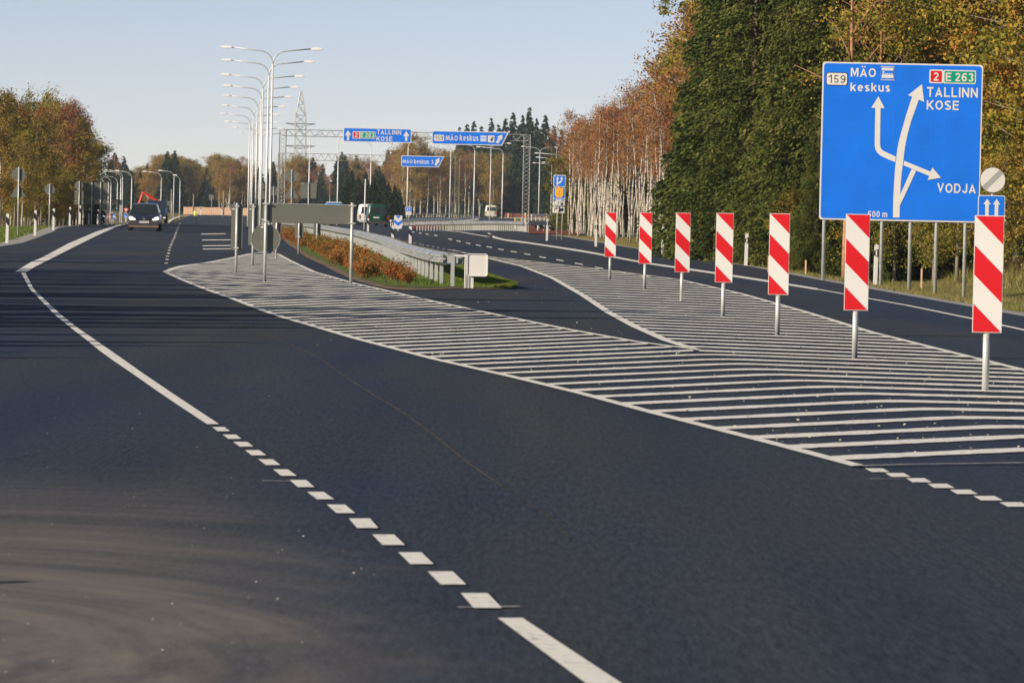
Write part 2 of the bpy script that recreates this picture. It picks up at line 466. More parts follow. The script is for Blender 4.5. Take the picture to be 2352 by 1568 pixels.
# stroke glyphs: advance width and centre lines, cap height 1, drawn for a pen as thick as T
T_ = .17; h_ = T_ / 2
def glyphs():
    t = T_ / 2; g = {}
    X = lambda w: w - t
    g['M'] = (.86, [[(t, 0), (t, 1)], [(X(.86), 0), (X(.86), 1)], [(t + .03, 1), (.43, .24), (X(.86) - .03, 1)]])
    g['A'] = (.80, [[(t * .9, 0), (.40, .84), (.80 - t * .9, 0)], [(.17, .27), (.63, .27)]])
    g['O'] = (.82, [arc(.41, .5, .41 - t, .5 - t, 0, 360, 28)])
    g['T'] = (.70, [[(0, 1 - t), (.70, 1 - t)], [(.35, 0), (.35, 1 - T_)]])
    g['L'] = (.62, [[(t, 1), (t, t), (.62, t)]])
    g['I'] = (T_, [[(t, 0), (t, 1)]])
    g['N'] = (.76, [[(t, 0), (t, 1)], [(X(.76), 0), (X(.76), 1)], [(t, .95), (X(.76), .05)]])
    g['K'] = (.76, [[(t, 0), (t, 1)], [(.14, .38), (.68, 1)], [(.30, .52), (.70, 0)]])
    g['S'] = (.70, [arc(.35, .735, .35 - t, .265 - t, 25, 270, 12) + arc(.35, .265, .35 - t, .265 - t, 90, -155, 12)])
    g['E'] = (.66, [[(.66, 1 - t), (t, 1 - t), (t, t), (.66, t)], [(T_, .53), (.62, .53)]])
    g['V'] = (.76, [[(t * .9, 1), (.38, .16), (.76 - t * .9, 1)]])
    g['D'] = (.76, [[(.28, t), (t, t), (t, 1 - t), (.28, 1 - t)] + arc(.32, .5, .44 - t, .5 - t, 85, -85, 14) + [(.28, t)]])
    g['J'] = (.58, [[(.58 - t, 1)] + [(.58 - t, .30)] + arc(.29, .29, .29 - t, .29 - t, 0, -180, 10)])
    g['P'] = (.68, [[(t, 0), (t, 1 - t), (.36, 1 - t)] + arc(.40, .71, .28 - t, .29 - t, 85, -85, 10) + [(t, .42 + t * .0 + t)]])
    g['U'] = (.76, [[(t, 1), (t, .38)] + arc(.38, .38, .38 - t, .38 - t, 180, 360, 14) + [(.76 - t, 1)]])
    xh = .74
    g['k'] = (.60, [[(t, 0), (t, 1)], [(.14, .28), (.52, xh)], [(.26, .40), (.54, 0)]])
    g['e'] = (.60, [[(t + .02, .40), (.60 - t, .40)] + arc(.30, xh / 2, .30 - t, xh / 2 - t, 8, 318, 20)])
    g['s'] = (.52, [arc(.26, .545, .26 - t, .195 - t * .95, 25, 270, 10) + arc(.26, .195, .26 - t, .195 - t * .95, 90, -155, 10)])
    g['u'] = (.58, [[(t, xh), (t, .28)] + arc(.29, .28, .29 - t, .28 - t, 180, 360, 12), [(.58 - t, xh), (.58 - t, 0)]])
    g['m'] = (.90, [[(t, xh), (t, 0)], [(t, .40)] + arc(.27, xh - .19 - t * .0, .27 - t, .19 - t, 180, 0, 10) + [(.45, 0)], [(.45, .40)] + arc(.635, xh - .19, .27 - t, .19 - t, 180, 0, 10) + [(.82, 0)]])
    g['1'] = (.44, [[(.02, .74), (.20, .80), (.44 - t - .02, 1)], [(.44 - t, 0), (.44 - t, 1)]])
    g['2'] = (.62, [arc(.31, .70, .31 - t, .30 - t, 165, -25, 12) + [(.12, .14)], [(.02, t), (.62, t)]])
    g['3'] = (.62, [arc(.30, .735, .30 - t, .265 - t, 160, -80, 12), arc(.30, .275, .32 - t, .275 - t, 85, -160, 14)])
    g['5'] = (.62, [[(.58, 1 - t), (.17, 1 - t), (.11, .50), (.18, .56)] + arc(.31, .31, .31 - t, .31 - t, 100, -155, 14)])
    g['6'] = (.64, [arc(.32, .32, .32 - t, .32 - t, 0, 360, 20), arc(.40, .46, .40 - t, .54 - t, 50, 180, 12) + [(t, .32)]])
    g['9'] = (.64, [arc(.32, .68, .32 - t, .32 - t, 0, 360, 20), arc(.24, .54, .40 - t, .54 - t, 230, 360, 12) + [(.64 - t, .68)]])
    g['0'] = (.62, [arc(.31, .5, .31 - t, .5 - t, 0, 360, 24)])
    return g
GL = glyphs()
def textmesh(name, s, x0, x1, z0, z1, y, m, parent, bold=.03):
    thin = .0 if bold > .005 else .35
    umlaut = any(c in s for c in 'ÄÜ')
    cap = 1.26 if umlaut else 1.0
    if not any(c in 'MÄOTLINKSEVDJPÜk1234567890A' for c in s): cap = .74
    sc_z = (z1 - z0) / cap
    # total advance
    space = .17 if bold > .005 else .2
    adv = []
    w = 0
    for i, c in enumerate(s):
        if c == ' ': w += .30; adv.append(None); continue
        b = {'Ä': 'A', 'Ü': 'U'}.get(c, c); adv.append(w); w += GL[b][0] + space
    w -= space
    sx = (x1 - x0) / w
    mb = MB(); k = 0
    tt = h_ * (1 - thin)
    for c, a in zip(s, adv):
        if a is None: continue
        b = {'Ä': 'A', 'Ü': 'U'}.get(c, c); strokes = list(GL[b][1])
        if c != b:
            cx = GL[b][0] / 2
            for d in (-.15, .15): strokes.append([(cx + d, 1.08), (cx + d, 1.08 + T_ * .95)])
        for st in strokes:
            n = len(st); L_ = []; R_ = []
            closed = n > 4 and math.hypot(st[0][0] - st[-1][0], st[0][1] - st[-1][1]) < 1e-6
            for i in range(n):
                pa = st[i - 1] if i else (st[-2] if closed else None); pb = st[i + 1] if i < n - 1 else (st[1] if closed else None)
                p = st[i]
                d1 = Vector((p[0] - pa[0], p[1] - pa[1])).normalized() if pa else None; d2 = Vector((pb[0] - p[0], pb[1] - p[1])).normalized() if pb else None
                d1 = d1 or d2; d2 = d2 or d1
                n1 = Vector((-d1.y, d1.x)); n2 = Vector((-d2.y, d2.x)); nn = (n1 + n2)
                if nn.length < .2: nn = n1
                nn.normalize(); q = tt / max(.42, nn.dot(n1))
                L_.append((p[0] + nn.x * q, p[1] + nn.y * q)); R_.append((p[0] - nn.x * q, p[1] - nn.y * q))
            cv = lambda p: (x0 + (a + p[0]) * sx, y - .0004 * k, z0 + p[1] * sc_z)
            vs = [cv(p) for p in L_] + [cv(p) for p in R_]
            mb.add(vs, [(i, i + n, i + n + 1, i + 1) for i in range(n - 1)]); k = (k + 1) % 6
    return mb.build(name, m, parent)

# ------------------------------------------------------------------ ground, roads
def grid_obj(name, ys, xcols, zf, m):
    vs = []; fs = []; nc = None
    for y in ys:
        xs = xcols(y); nc = len(xs)
        vs += [(x, y, zf(x, y)) for x in xs]
    for j in range(len(ys) - 1):
        for i in range(nc - 1):
            a = j * nc + i; fs.append((a, a + 1, a + nc + 1, a + nc))
    me = bpy.data.meshes.new(name); me.from_pydata(vs, [], fs); me.materials.append(m)
    me.polygons.foreach_set('use_smooth', [True] * len(me.polygons))
    o = bpy.data.objects.new(name, me); COL.objects.link(o); tag(o, kind='structure')
    return o
ysr = sorted(set([-40, -10, 0] + list(range(5, 420, 5)) + list(range(420, 1101, 20)) + [k for k, _ in XL + XS1 + XR + PL if -40 <= k <= 1100]))
def cols(a, b, n): return [a + (b - a) * i / n for i in range(n + 1)]
grid_obj('road', ysr, lambda y: cols(xl(y), lerp_prof(XS1, y), 26), Zt, asph)
grid_obj('road', ysr, lambda y: cols(lerp_prof(XS2, y), xr(y), 18), Zt, asph_r)
# side road mouth beyond the left edge is out of view; ground sheet reaches the horizon
gx = sorted(set([-900, -600, -400, -250, -150] + list(range(-110, 61, 2)) + [80, 110, 160, 260, 400, 600, 900]))
gy = sorted(set([-150, -100, -60, -30] + list(range(-10, 340, 3)) + list(range(340, 720, 12)) + [760, 800, 850, 900, 1000, 1100, 1300, 1400]))
def zground(x, y):
    z = Zg(x, y)
    inside = min(x - xl(y), xr(y) - x)
    d = .035 if inside < -.5 else (.11 if inside < 2.5 else .3)
    if y > 240:
        a, b = lerp_prof(XS1, y), lerp_prof(XS2, y)
        if a + 2.2 < x < b - 2.2: d = .03
    return z - d
grid_obj('ground', gy, lambda y: gx, zground, groundm)

def strip(name, A, B, m, off=.006, kind='structure', parent=None):
    """flat strip between two lists of ground points"""
    vs = []; fs = []
    for a, b in zip(A, B):
        for p in (a, b): vs.append((p.x, p.y, Zt(p.x, p.y) + off + .00004 * p.y))
    for i in range(len(A) - 1): fs.append((2 * i, 2 * i + 1, 2 * i + 3, 2 * i + 2))
    me = bpy.data.meshes.new(name); me.from_pydata(vs, [], fs); me.materials.append(m)
    bm = bmesh.new(); bm.from_mesh(me); bmesh.ops.recalc_face_normals(bm, faces=bm.faces[:])
    for f in bm.faces:
        if f.normal.z < 0: f.normal_flip()
    bm.to_mesh(me); bm.free()
    o = bpy.data.objects.new(name, me); COL.objects.link(o)
    if kind: tag(o, kind=kind)
    if parent: o.parent = parent
    return o
def dens(pts, step=25.0):
    out = []
    for (a, b) in zip(pts, pts[1:]):
        L = math.hypot(b[0] - a[0], b[1] - a[1]); n = max(1, int(L / step))
        for i in range(n): out.append((a[0] + (b[0] - a[0]) * i / n, a[1] + (b[1] - a[1]) * i / n))
    out.append(pts[-1]); return out
def resample(pts, n):
    d = [0]
    for a, b in zip(pts, pts[1:]): d.append(d[-1] + math.hypot(b[0] - a[0], b[1] - a[1]))
    out = []
    for i in range(n):
        t = d[-1] * i / (n - 1); k = 0
        while k < len(d) - 2 and d[k + 1] < t: k += 1
        u = (t - d[k]) / max(1e-9, d[k + 1] - d[k])
        out.append((pts[k][0] + (pts[k + 1][0] - pts[k][0]) * u, pts[k][1] + (pts[k + 1][1] - pts[k][1]) * u))
    return out
def line2(name, A, B, m=None, n=60, off=.006):
    A = [G(*p) for p in resample(A, n)]; B = [G(*p) for p in resample(B, n)]
    return strip(name, A, B, m or paint, off)
def linew(name, path, w, m=None, step=20, off=.006):
    """line of real width w along a path"""
    c = [G(*p) for p in dens(path, step)]
    A = []; B = []
    for i, p in enumerate(c):
        a = c[max(0, i - 1)]; b = c[min(len(c) - 1, i + 1)]
        t = Vector((b.x - a.x, b.y - a.y)).normalized(); nn = Vector((-t.y, t.x)) * (w / 2)
        A.append(Vector((p.x + nn.x, p.y + nn.y, 0))); B.append(Vector((p.x - nn.x, p.y - nn.y, 0)))
    return strip(name, A, B, m or paint, off)
Z = lambda pts, ax, ay, k: [(ax + k * x, ay + k * y) for x, y in pts]

# left edge line: near solid part, curve and far part
A = Z([(140, 240), (150, 280), (180, 330), (250, 400), (315, 470), (390, 545), (470, 605), (540, 662), (572, 683), (625, 725), (680, 775), (880, 910), (1100, 1065), (1370, 1243)], 0, 544.4, .34722)
B = Z([(168, 240), (180, 285), (210, 335), (280, 400), (345, 465), (420, 530), (500, 595), (540, 622), (590, 655), (650, 700), (740, 760), (945, 905), (1180, 1065), (1450, 1243)], 0, 544.4, .34722)
line2('edge_line', A, B, n=14)
A = Z([(110, 1478), (165, 1445), (230, 1405), (300, 1378), (400, 1325), (500, 1270), (600, 1228), (700, 1185), (800, 1152), (870, 1130), (940, 1118)], 0, 163.3, .3125)
B = Z([(200, 1480), (260, 1440), (330, 1405), (420, 1360), (500, 1318), (600, 1268), (700, 1218), (760, 1190), (830, 1158), (880, 1138), (945, 1126)], 0, 163.3, .3125)
line2('edge_line', A, B, n=30, off=.009)
linew('edge_line', Z([(1232, 1114), (1265, 1090), (1325, 1068), (1394, 1063), (1500, 1062)], 0, 163.3, .3125), .45, step=6)
dq = [Z(q, 0, 544.4, .34722) for q in ([(1403, 1262), (1485, 1262), (1522, 1290), (1440, 1290)], [(1473, 1312), (1560, 1312), (1598, 1340), (1510, 1340)],
      [(1543, 1360), (1635, 1360), (1678, 1392), (1585, 1392)], [(1620, 1415), (1715, 1415), (1762, 1450), (1665, 1450)], [(1708, 1476), (1805, 1476), (1856, 1514), (1758, 1514)])]
dq += [Z(q, 0, 1020.8, .349) for q in ([(1797, 170), (1895, 170), (1953, 212), (1850, 212)], [(1905, 240), (2015, 240), (2070, 287), (1960, 287)],
       [(2020, 318), (2130, 318), (2200, 367), (2085, 367)], [(2150, 402), (2270, 402), (2338, 458), (2215, 458)])]
dq += [[(801, 1193), (850, 1193), (869, 1215), (820, 1215)], [(855, 1230), (905, 1230), (930, 1254), (878, 1254)], [(915, 1271), (968, 1271), (996, 1298), (942, 1298)],
       [(982, 1315), (1040, 1315), (1071, 1345), (1012, 1345)], [(1058, 1365), (1120, 1365), (1153, 1399), (1088, 1399)], [(1143, 1422), (1200, 1422), (1500, 1620), (1410, 1620)]]
dq += [Z(q, 1633.3, 680.6, .31246) for q in ([(1130, 1270), (1265, 1272), (1312, 1298), (1180, 1298)], [(1278, 1305), (1415, 1305), (1467, 1333), (1325, 1333)], [(1432, 1343), (1570, 1343), (1622, 1373), (1480, 1373)],
       [(1590, 1384), (1735, 1384), (1790, 1415), (1640, 1415)], [(1755, 1428), (1905, 1428), (1960, 1460), (1808, 1460)], [(1928, 1474), (2085, 1474), (2145, 1507), (1985, 1507)],
       [(2118, 1520), (2280, 1520), (2345, 1553), (2180, 1553)], [(2325, 1568), (2490, 1568), (2565, 1603), (2400, 1603)])]
for q in dq:
    strip('lane_dash', [G(*q[0]), G(*q[3])], [G(*q[1]), G(*q[2])], paint)
for a, b in (((602, 1105), (665, 1106)), ((1052, 1396), (1195, 1394)), ((1997, 1100.5), (2080, 1100.5))):
    linew('paint_tick', [a, b], .035, paint_worn, off=.004)
# broken line far on the left carriageway
for (cx, cy) in [(602, 1305), (613, 1257), (618, 1218), (632, 1180), (640, 1142), (648, 1108), (661, 1079), (672, 1053), (683, 1027), (694, 1003), (705, 982), (714, 962), (720, 940), (727, 920), (735, 898), (741, 878), (750, 858), (765, 832), (780, 806)]:
    x, y = 272.2 + .18226 * cx, 367.5 + .18226 * cy
    hw = 22 * .18226 * (cy / 1305) ** 1.6; hh = 1.25 * (cy / 1305) ** 2
    strip('lane_dash', [G(x - hw, y - hh), G(x - hw - .4, y + hh)], [G(x + hw, y - hh), G(x + hw - .4, y + hh)], paint)
for (a, b, cy) in ((1040, 1350, 937), (1052, 1440, 1013), (1060, 1440, 1085), (1062, 1420, 1126)):
    x0, x1, y = 272.2 + .18226 * a, 272.2 + .18226 * b, 367.5 + .18226 * cy
    strip('transverse_line', [G(x0, y - .9), G(x0, y + .9)], [G(x1, y - 1.6), G(x1, y + .2)], paint)
linew('transverse_line', [(430, 514.5), (520, 514.8)], .6, paint_worn, step=10)
# hatched areas
Lb = [(380, 626), (400, 635), (423.6, 646), (479, 667.7), (538, 688.5), (590, 709), (649, 730), (715, 749), (817, 779), (1000, 827), (1180, 868), (1340, 907), (1500, 950), (1640, 986), (1800, 1027), (1975, 1074)]
Lt = [(380, 626), (395, 619), (420, 612), (480, 604), (530, 594), (575, 584), (592, 582)]
Lr = [(640, 585), (665, 599), (720, 625), (806, 650), (980, 690), (1130, 722), (1300, 757), (1460, 786), (1595, 804)]
Rl = [(1040, 572), (1120, 594), (1200, 613), (1270, 640), (1340, 680), (1400, 720), (1460, 752), (1530, 783), (1595, 804)]
Rr = [(820, 531), (880, 544), (950, 559), (1060, 581), (1120, 590), (1240, 603), (1400, 622), (1560, 643), (1700, 675), (1855, 719), (2000, 764), (2150, 802), (2352, 852), (2700, 938)]
Ax = [(1595, 804), (1718, 845), (1783, 864), (1852, 879), (1914, 893), (1961, 904), (2018, 917), (2102, 935), (2171, 951), (2258, 971), (2321, 990), (2500, 1040), (2700, 1100)]
linew('hatch_border', Lb, .10, off=.01); linew('hatch_border', Lt, .16, off=.01, step=8); linew('hatch_border', [(594, 582), (612, 578), (640, 585)] + Lr[1:], .10, off=.01)
linew('hatch_border', Rl[1:] + [(1612, 806)], .12, off=.01); linew('hatch_border', Rr[3:], .10, off=.01)
PLeft = Lb + [(2700, 1052), (2700, 1100)][:1] + Ax[::-1] + Lr[::-1] + [(612, 578)] + Lt[::-1]
PRight = Ax + [(2700, 938)] + Rr[::-1] + [(1035, 574)] + Rl[:-1]
def inside(poly, x, y):
    c = False; n = len(poly); j = n - 1
    for i in range(n):
        xi, yi = poly[i]; xj, yj = poly[j]
        if (yi > y) != (yj > y) and x < (xj - xi) * (y - yi) / (yj - yi) + xi: c = not c
        j = i
    return c
def hatch(poly, fy, x0, x1, step=6.0):
    n_ok = 0; xs = np.arange(x0, x1, step); seg = []
    for x in xs:
        y = fy(x)
        if inside(poly, x, y): seg.append((x, y))
        elif seg:
            yield seg; seg = []
    if seg: yield seg
hv = []; hf = []
def hatch_add(seg, w):
    global hv, hf
    if len(seg) < 2: return
    seg = seg[::4] + [seg[-1]] if len(seg) > 6 else seg
    k = len(hv)
    for i, (x, y) in enumerate(seg):
        p = G(x, y)
        ww = w * random.uniform(.84, 1.10)
        for s_ in (-.5, .5):
            q = Vector((p.x, p.y + s_ * ww, 0)); hv.append((q.x, q.y, Zt(q.x, q.y) + .006 + .00004 * q.y))
    for i in range(len(seg) - 1): hf.append((k + 2 * i, k + 2 * i + 2, k + 2 * i + 3, k + 2 * i + 1))
def yh(x): return 490 + .02182 * (x - 1176)
hatch_objs = []
def hatch_flush():
    global hv, hf
    if not hf: return
    me = bpy.data.meshes.new('hatch_stripe'); me.from_pydata(hv, [], hf); me.materials.append(paint)
    o = bpy.data.objects.new('hatch_stripe', me); COL.objects.link(o); tag(o, kind='structure')
    hv = []; hf = []
D = 25.35
PER = 1.33
def per(D): return lerp_prof([(25, 1.33), (45, 1.33), (63, 1.6), (80, 2.55), (100, 2.9), (150, 3.3)], D)
while D < 200:
    # the chevron's ridge point for this stripe
    ybest = None
    if D < 47:
        for (a, b) in zip(Ax, Ax[1:]):
            for t in np.linspace(0, 1, 24):
                x = a[0] + (b[0] - a[0]) * t; y = a[1] + (b[1] - a[1]) * t
                dd = 14300 / (y - yh(x))
                if ybest is None or abs(dd - D) < ybest[0]: ybest = (abs(dd - D), x, y)
    w = .46
    if ybest and ybest[0] < .3 and ybest[2] > 806:
        xa, ya = ybest[1], ybest[2]
    else:
        xa = 1595; ya = yh(1595) + 14300 / D
    bend = min(1, max(0, (1010 - ya) / 180.0))
    sr_ = .010 + .026 * bend
    sl_ = -.041 - (.004 if D < 40 else 0)
    dm = min(30.0, 30)
    fl = lambda x: ya + sl_ * (x - xa)
    fr = lambda x: ya + sr_ * (x - xa)
    merged = ya > 806
    if merged: DM = D
    if merged:
        segs = list(hatch(PLeft, fl, 380, xa + 6)); segr = list(hatch(PRight, fr, xa, 2700))
        segl = [p for s_ in segs for p in s_]; segrr = [p for s_ in segr for p in s_]
        # round the ridge
        allp = segl + segrr
        sm_ = []
        for i, (x, y) in enumerate(allp):
            a = allp[max(0, i - 9):i + 10]; sm_.append((x, sum(q[1] for q in a) / len(a)) if 9 < i < len(allp) - 10 else (x, y))
        hatch_add(sm_, w * 1.0)
    hatch_flush()
    D += PER
def left_family():
    # stripes of the left hatched wedge above the nose: their depth is counted at x = 1100
    D = 14300 / (yh(1595) + 14300 / (DM + PER) + .041 * 495 - yh(1100))
    while D < 190:
        x0 = 1100; y0 = yh(x0) + 14300 / D
        f = lambda x: y0 - .041 * (x - x0)
        if True:
            for s_ in hatch(PLeft, f, 382, 1595, 5):
                hatch_add(s_, .40 * per(D))
        hatch_flush()
        D += per(D)
def right_family():
    D = DM + PER
    while D < 215:
        x0 = 1595; y0 = yh(x0) + 14300 / D
        sl__ = .037
        f = lambda x: y0 + sl__ * (x - x0)
        if True:
            for s_ in hatch(PRight, f, 830, 2700, 6):
                hatch_add(s_, .38 * per(D))
        hatch_flush()
        D += per(D)
left_family(); right_family()
linew('hatch_border', [(1961, 1073.7), (2100, 1070), (2352, 1066.5), (2600, 1062)], .05, paint_worn, off=.012)
# right carriageway lines
U = Z([(690, 400), (750, 420), (780, 455), (850, 490), (1000, 515), (1300, 550), (1700, 610), (2100, 670), (2352, 712)], 1020.8, 476.4, .14468) + Z([(640, 723), (1340, 823), (1860, 903), (2352, 983)], 1333.9, 435.5, .23148)
V_ = Z([(680, 405), (700, 450), (750, 480), (850, 512), (1000, 538), (1300, 575), (1700, 635), (2100, 700), (2352, 740)], 1020.8, 476.4, .14468) + Z([(640, 739), (1340, 842), (1860, 922), (2352, 1000)], 1333.9, 435.5, .23148)
line2('edge_line', U, V_, n=40)
linew('edge_line', [(1870, 664), (1938, 676.5), (2085, 703), (2235.6, 734), (2352, 759.5), (2600, 815)], .10, off=.010)
linew('edge_line', [(1020.8, 530), (1061, 534), (1122, 544.4)], .18, step=8)
dz = [(90, 509, 30), (225, 540, 34), (377, 573, 35), (540, 606, 40), (713, 635, 42), (898, 671, 45), (1100, 708, 47), (1315, 748, 50), (1557, 797, 55), (1832, 843, 60), (2135, 900, 66)]
dl = [(1020.8 + .14468 * x, 476.4 + .14468 * y, .14468 * h) for x, y, h in dz]
dl += [(1375.6, 615.8, 9.5), (1427.5, 625.8, 10.3), (1483, 637.2, 10.8)]
dl += [(1001, 541.5, 3.9), (981, 538.4, 3.6), (965, 536.0, 3.2), (949, 533.6, 3)]
for x, y, h in dl:
    t = 1.25 + (h - 4) * .04
    strip('lane_dash', [G(x - h, y - .17 * h - t * .7), G(x + h, y + .17 * h - t * .7)], [G(x - h, y - .17 * h + t * .7), G(x + h, y + .17 * h + t * .7)], paint)
# asphalt joint along the left carriageway
seam = mat('joint_dust', (.088, .077, .063), .9, 0, .5, 9, .1, .1)
linew('asphalt_joint', [(400, 650), (440, 680), (480, 705), (530, 733), (580, 757), (650, 785), (700, 806), (740, 827), (800, 870), (870, 915), (930, 950), (1010, 1010), (1070, 1060), (1150, 1115)], .016, seam, off=.003)
seam2 = mat('joint_faint', (.046, .045, .042), .9, 0, .5, 9, .1, .1)
linew('asphalt_joint', [(1150, 1115), (1200, 1145), (1260, 1185), (1310, 1235)], .010, mat('joint_fading', (.062, .058, .052), .9, 0, .5, 9, .1, .1), off=.003)
# gravel shoulders
def shoulder(name, edge, y0, y1, w, side, m, step=3, up=-.012):
    vs = []; fs = []; y = y0; k = 0
    while y <= y1:
        e = edge(y)
        ww = w * (1 + .25 * math.sin(y * 1.3) + .15 * math.sin(y * 3.1))
        n = 4
        for i in range(n + 1):
            x = e + side * (ww * i / n + (0.0 if i else .0)); vs.append((x, y, (Zg(x, y) if i else Zt(x, y)) + up + .004 * (i in (1, 2))))
        y += step
    rows = len(vs) // 5
    for j in range(rows - 1):
        for i in range(4):
            a = j * 5 + i; fs.append((a, a + 1, a + 6, a + 5) if side > 0 else (a, a + 5, a + 6, a + 1))
    me = bpy.data.meshes.new(name); me.from_pydata(vs, [], fs); me.materials.append(m)
    o = bpy.data.objects.new(name, me); COL.objects.link(o); tag(o, kind='structure'); return o
shoulder('gravel_shoulder', xr, 30, 288, 1.3, 1, gravelm)
shoulder('gravel_shoulder', xl, 141, 300, .8, -1, gravelm)

# median island: lawn wedge with sandy rim
isl_l = [(1185, 663.2), (1150, 664.5), (1100, 663.5), (1050, 661.5), (985, 663), (930, 662), (880, 656.5), (829, 641.5), (780, 620.7), (745, 602), (707, 586), (677.5, 565), (657, 548), (646, 537), (641, 527), (640, 520)]
isl_r = [(1185, 662.5), (1157, 648), (1134, 637), (1109, 627.6), (1080, 617), (1050, 606), (1015, 592), (980, 581), (940, 571), (900, 560), (860, 548), (820, 538), (780, 529), (740, 521), (700, 514.5), (680, 512)]
rimm = mat('rim_soil', (.20, .145, .105), .95, 0, .4, 6, .4, .1)
def island(name, k0, off, m):
    A = [G(*p) for p in resample(isl_l, 60)]; B = [G(*p) for p in resample(isl_r, 60)]
    vs = []; fs = []; n = 8
    for a, b in zip(A, B):
        c = (a + b) / 2
        for i in range(n + 1):
            t = i / n; p = a.lerp(b, t)
            d = p - c; p2 = c + d * (1 + k0)
            e = min(t, 1 - t)
            vs.append((p2.x, p2.y, Zt(p2.x, p2.y) + (off + .05 * min(1, e * 4) if k0 <= 0 else .012)))
    for j in range(59):
        for i in range(n):
            q = j * (n + 1) + i; fs.append((q, q + 1, q + n + 2, q + n + 1))
    me = bpy.data.meshes.new(name); me.from_pydata(vs, [], fs); me.materials.append(m)
    bm = bmesh.new(); bm.from_mesh(me)
    for f in bm.faces:
        f.normal_update()
        if f.normal.z < 0: f.normal_flip()
    bm.to_mesh(me); bm.free()
    o = bpy.data.objects.new(name, me); COL.objects.link(o); tag(o, kind='structure')
    return A, B
island('sandy_rim', .07, 0, rimm)
IA, IB = island('median_lawn', 0.0, .02, lawnm)
# mulch beds and far road surfaces
def patch(name, quad, m, off=.02, n=10):
    a, b, c, d = quad
    vs = []; fs = []
    for j in range(n + 1):
        for i in range(n + 1):
            u, v = i / n, j / n
            x = (a[0] * (1 - u) + b[0] * u) * (1 - v) + (d[0] * (1 - u) + c[0] * u) * v
            y = (a[1] * (1 - u) + b[1] * u) * (1 - v) + (d[1] * (1 - u) + c[1] * u) * v
            p = G(x, y); vs.append((p.x, p.y, Zt(p.x, p.y) + off + .0001 * p.y))
    for j in range(n):
        for i in range(n):
            q = j * (n + 1) + i; fs.append((q, q + 1, q + n + 2, q + n + 1))
    me = bpy.data.meshes.new(name); me.from_pydata(vs, [], fs); me.materials.append(m)
    bm = bmesh.new(); bm.from_mesh(me)
    for f in bm.faces:
        f.normal_update()
        if f.normal.z < 0: f.normal_flip()
    bm.to_mesh(me); bm.free()
    o = bpy.data.objects.new(name, me); COL.objects.link(o); tag(o, kind='structure')
patch('mulch_bed', [(1214, 538), (1335, 540), (1326, 523), (1214, 520)], mulchm)
patch('mulch_bed', [(945, 527.5), (1012, 527.5), (1000, 519.5), (938, 519.5)], mulchm)
patch('road', [(1214, 519), (1480, 522), (1480, 511), (1214, 509)], asph_r, .05)
patch('road', [(900, 512), (1180, 512), (1180, 503), (900, 500)], asph_r, .05)

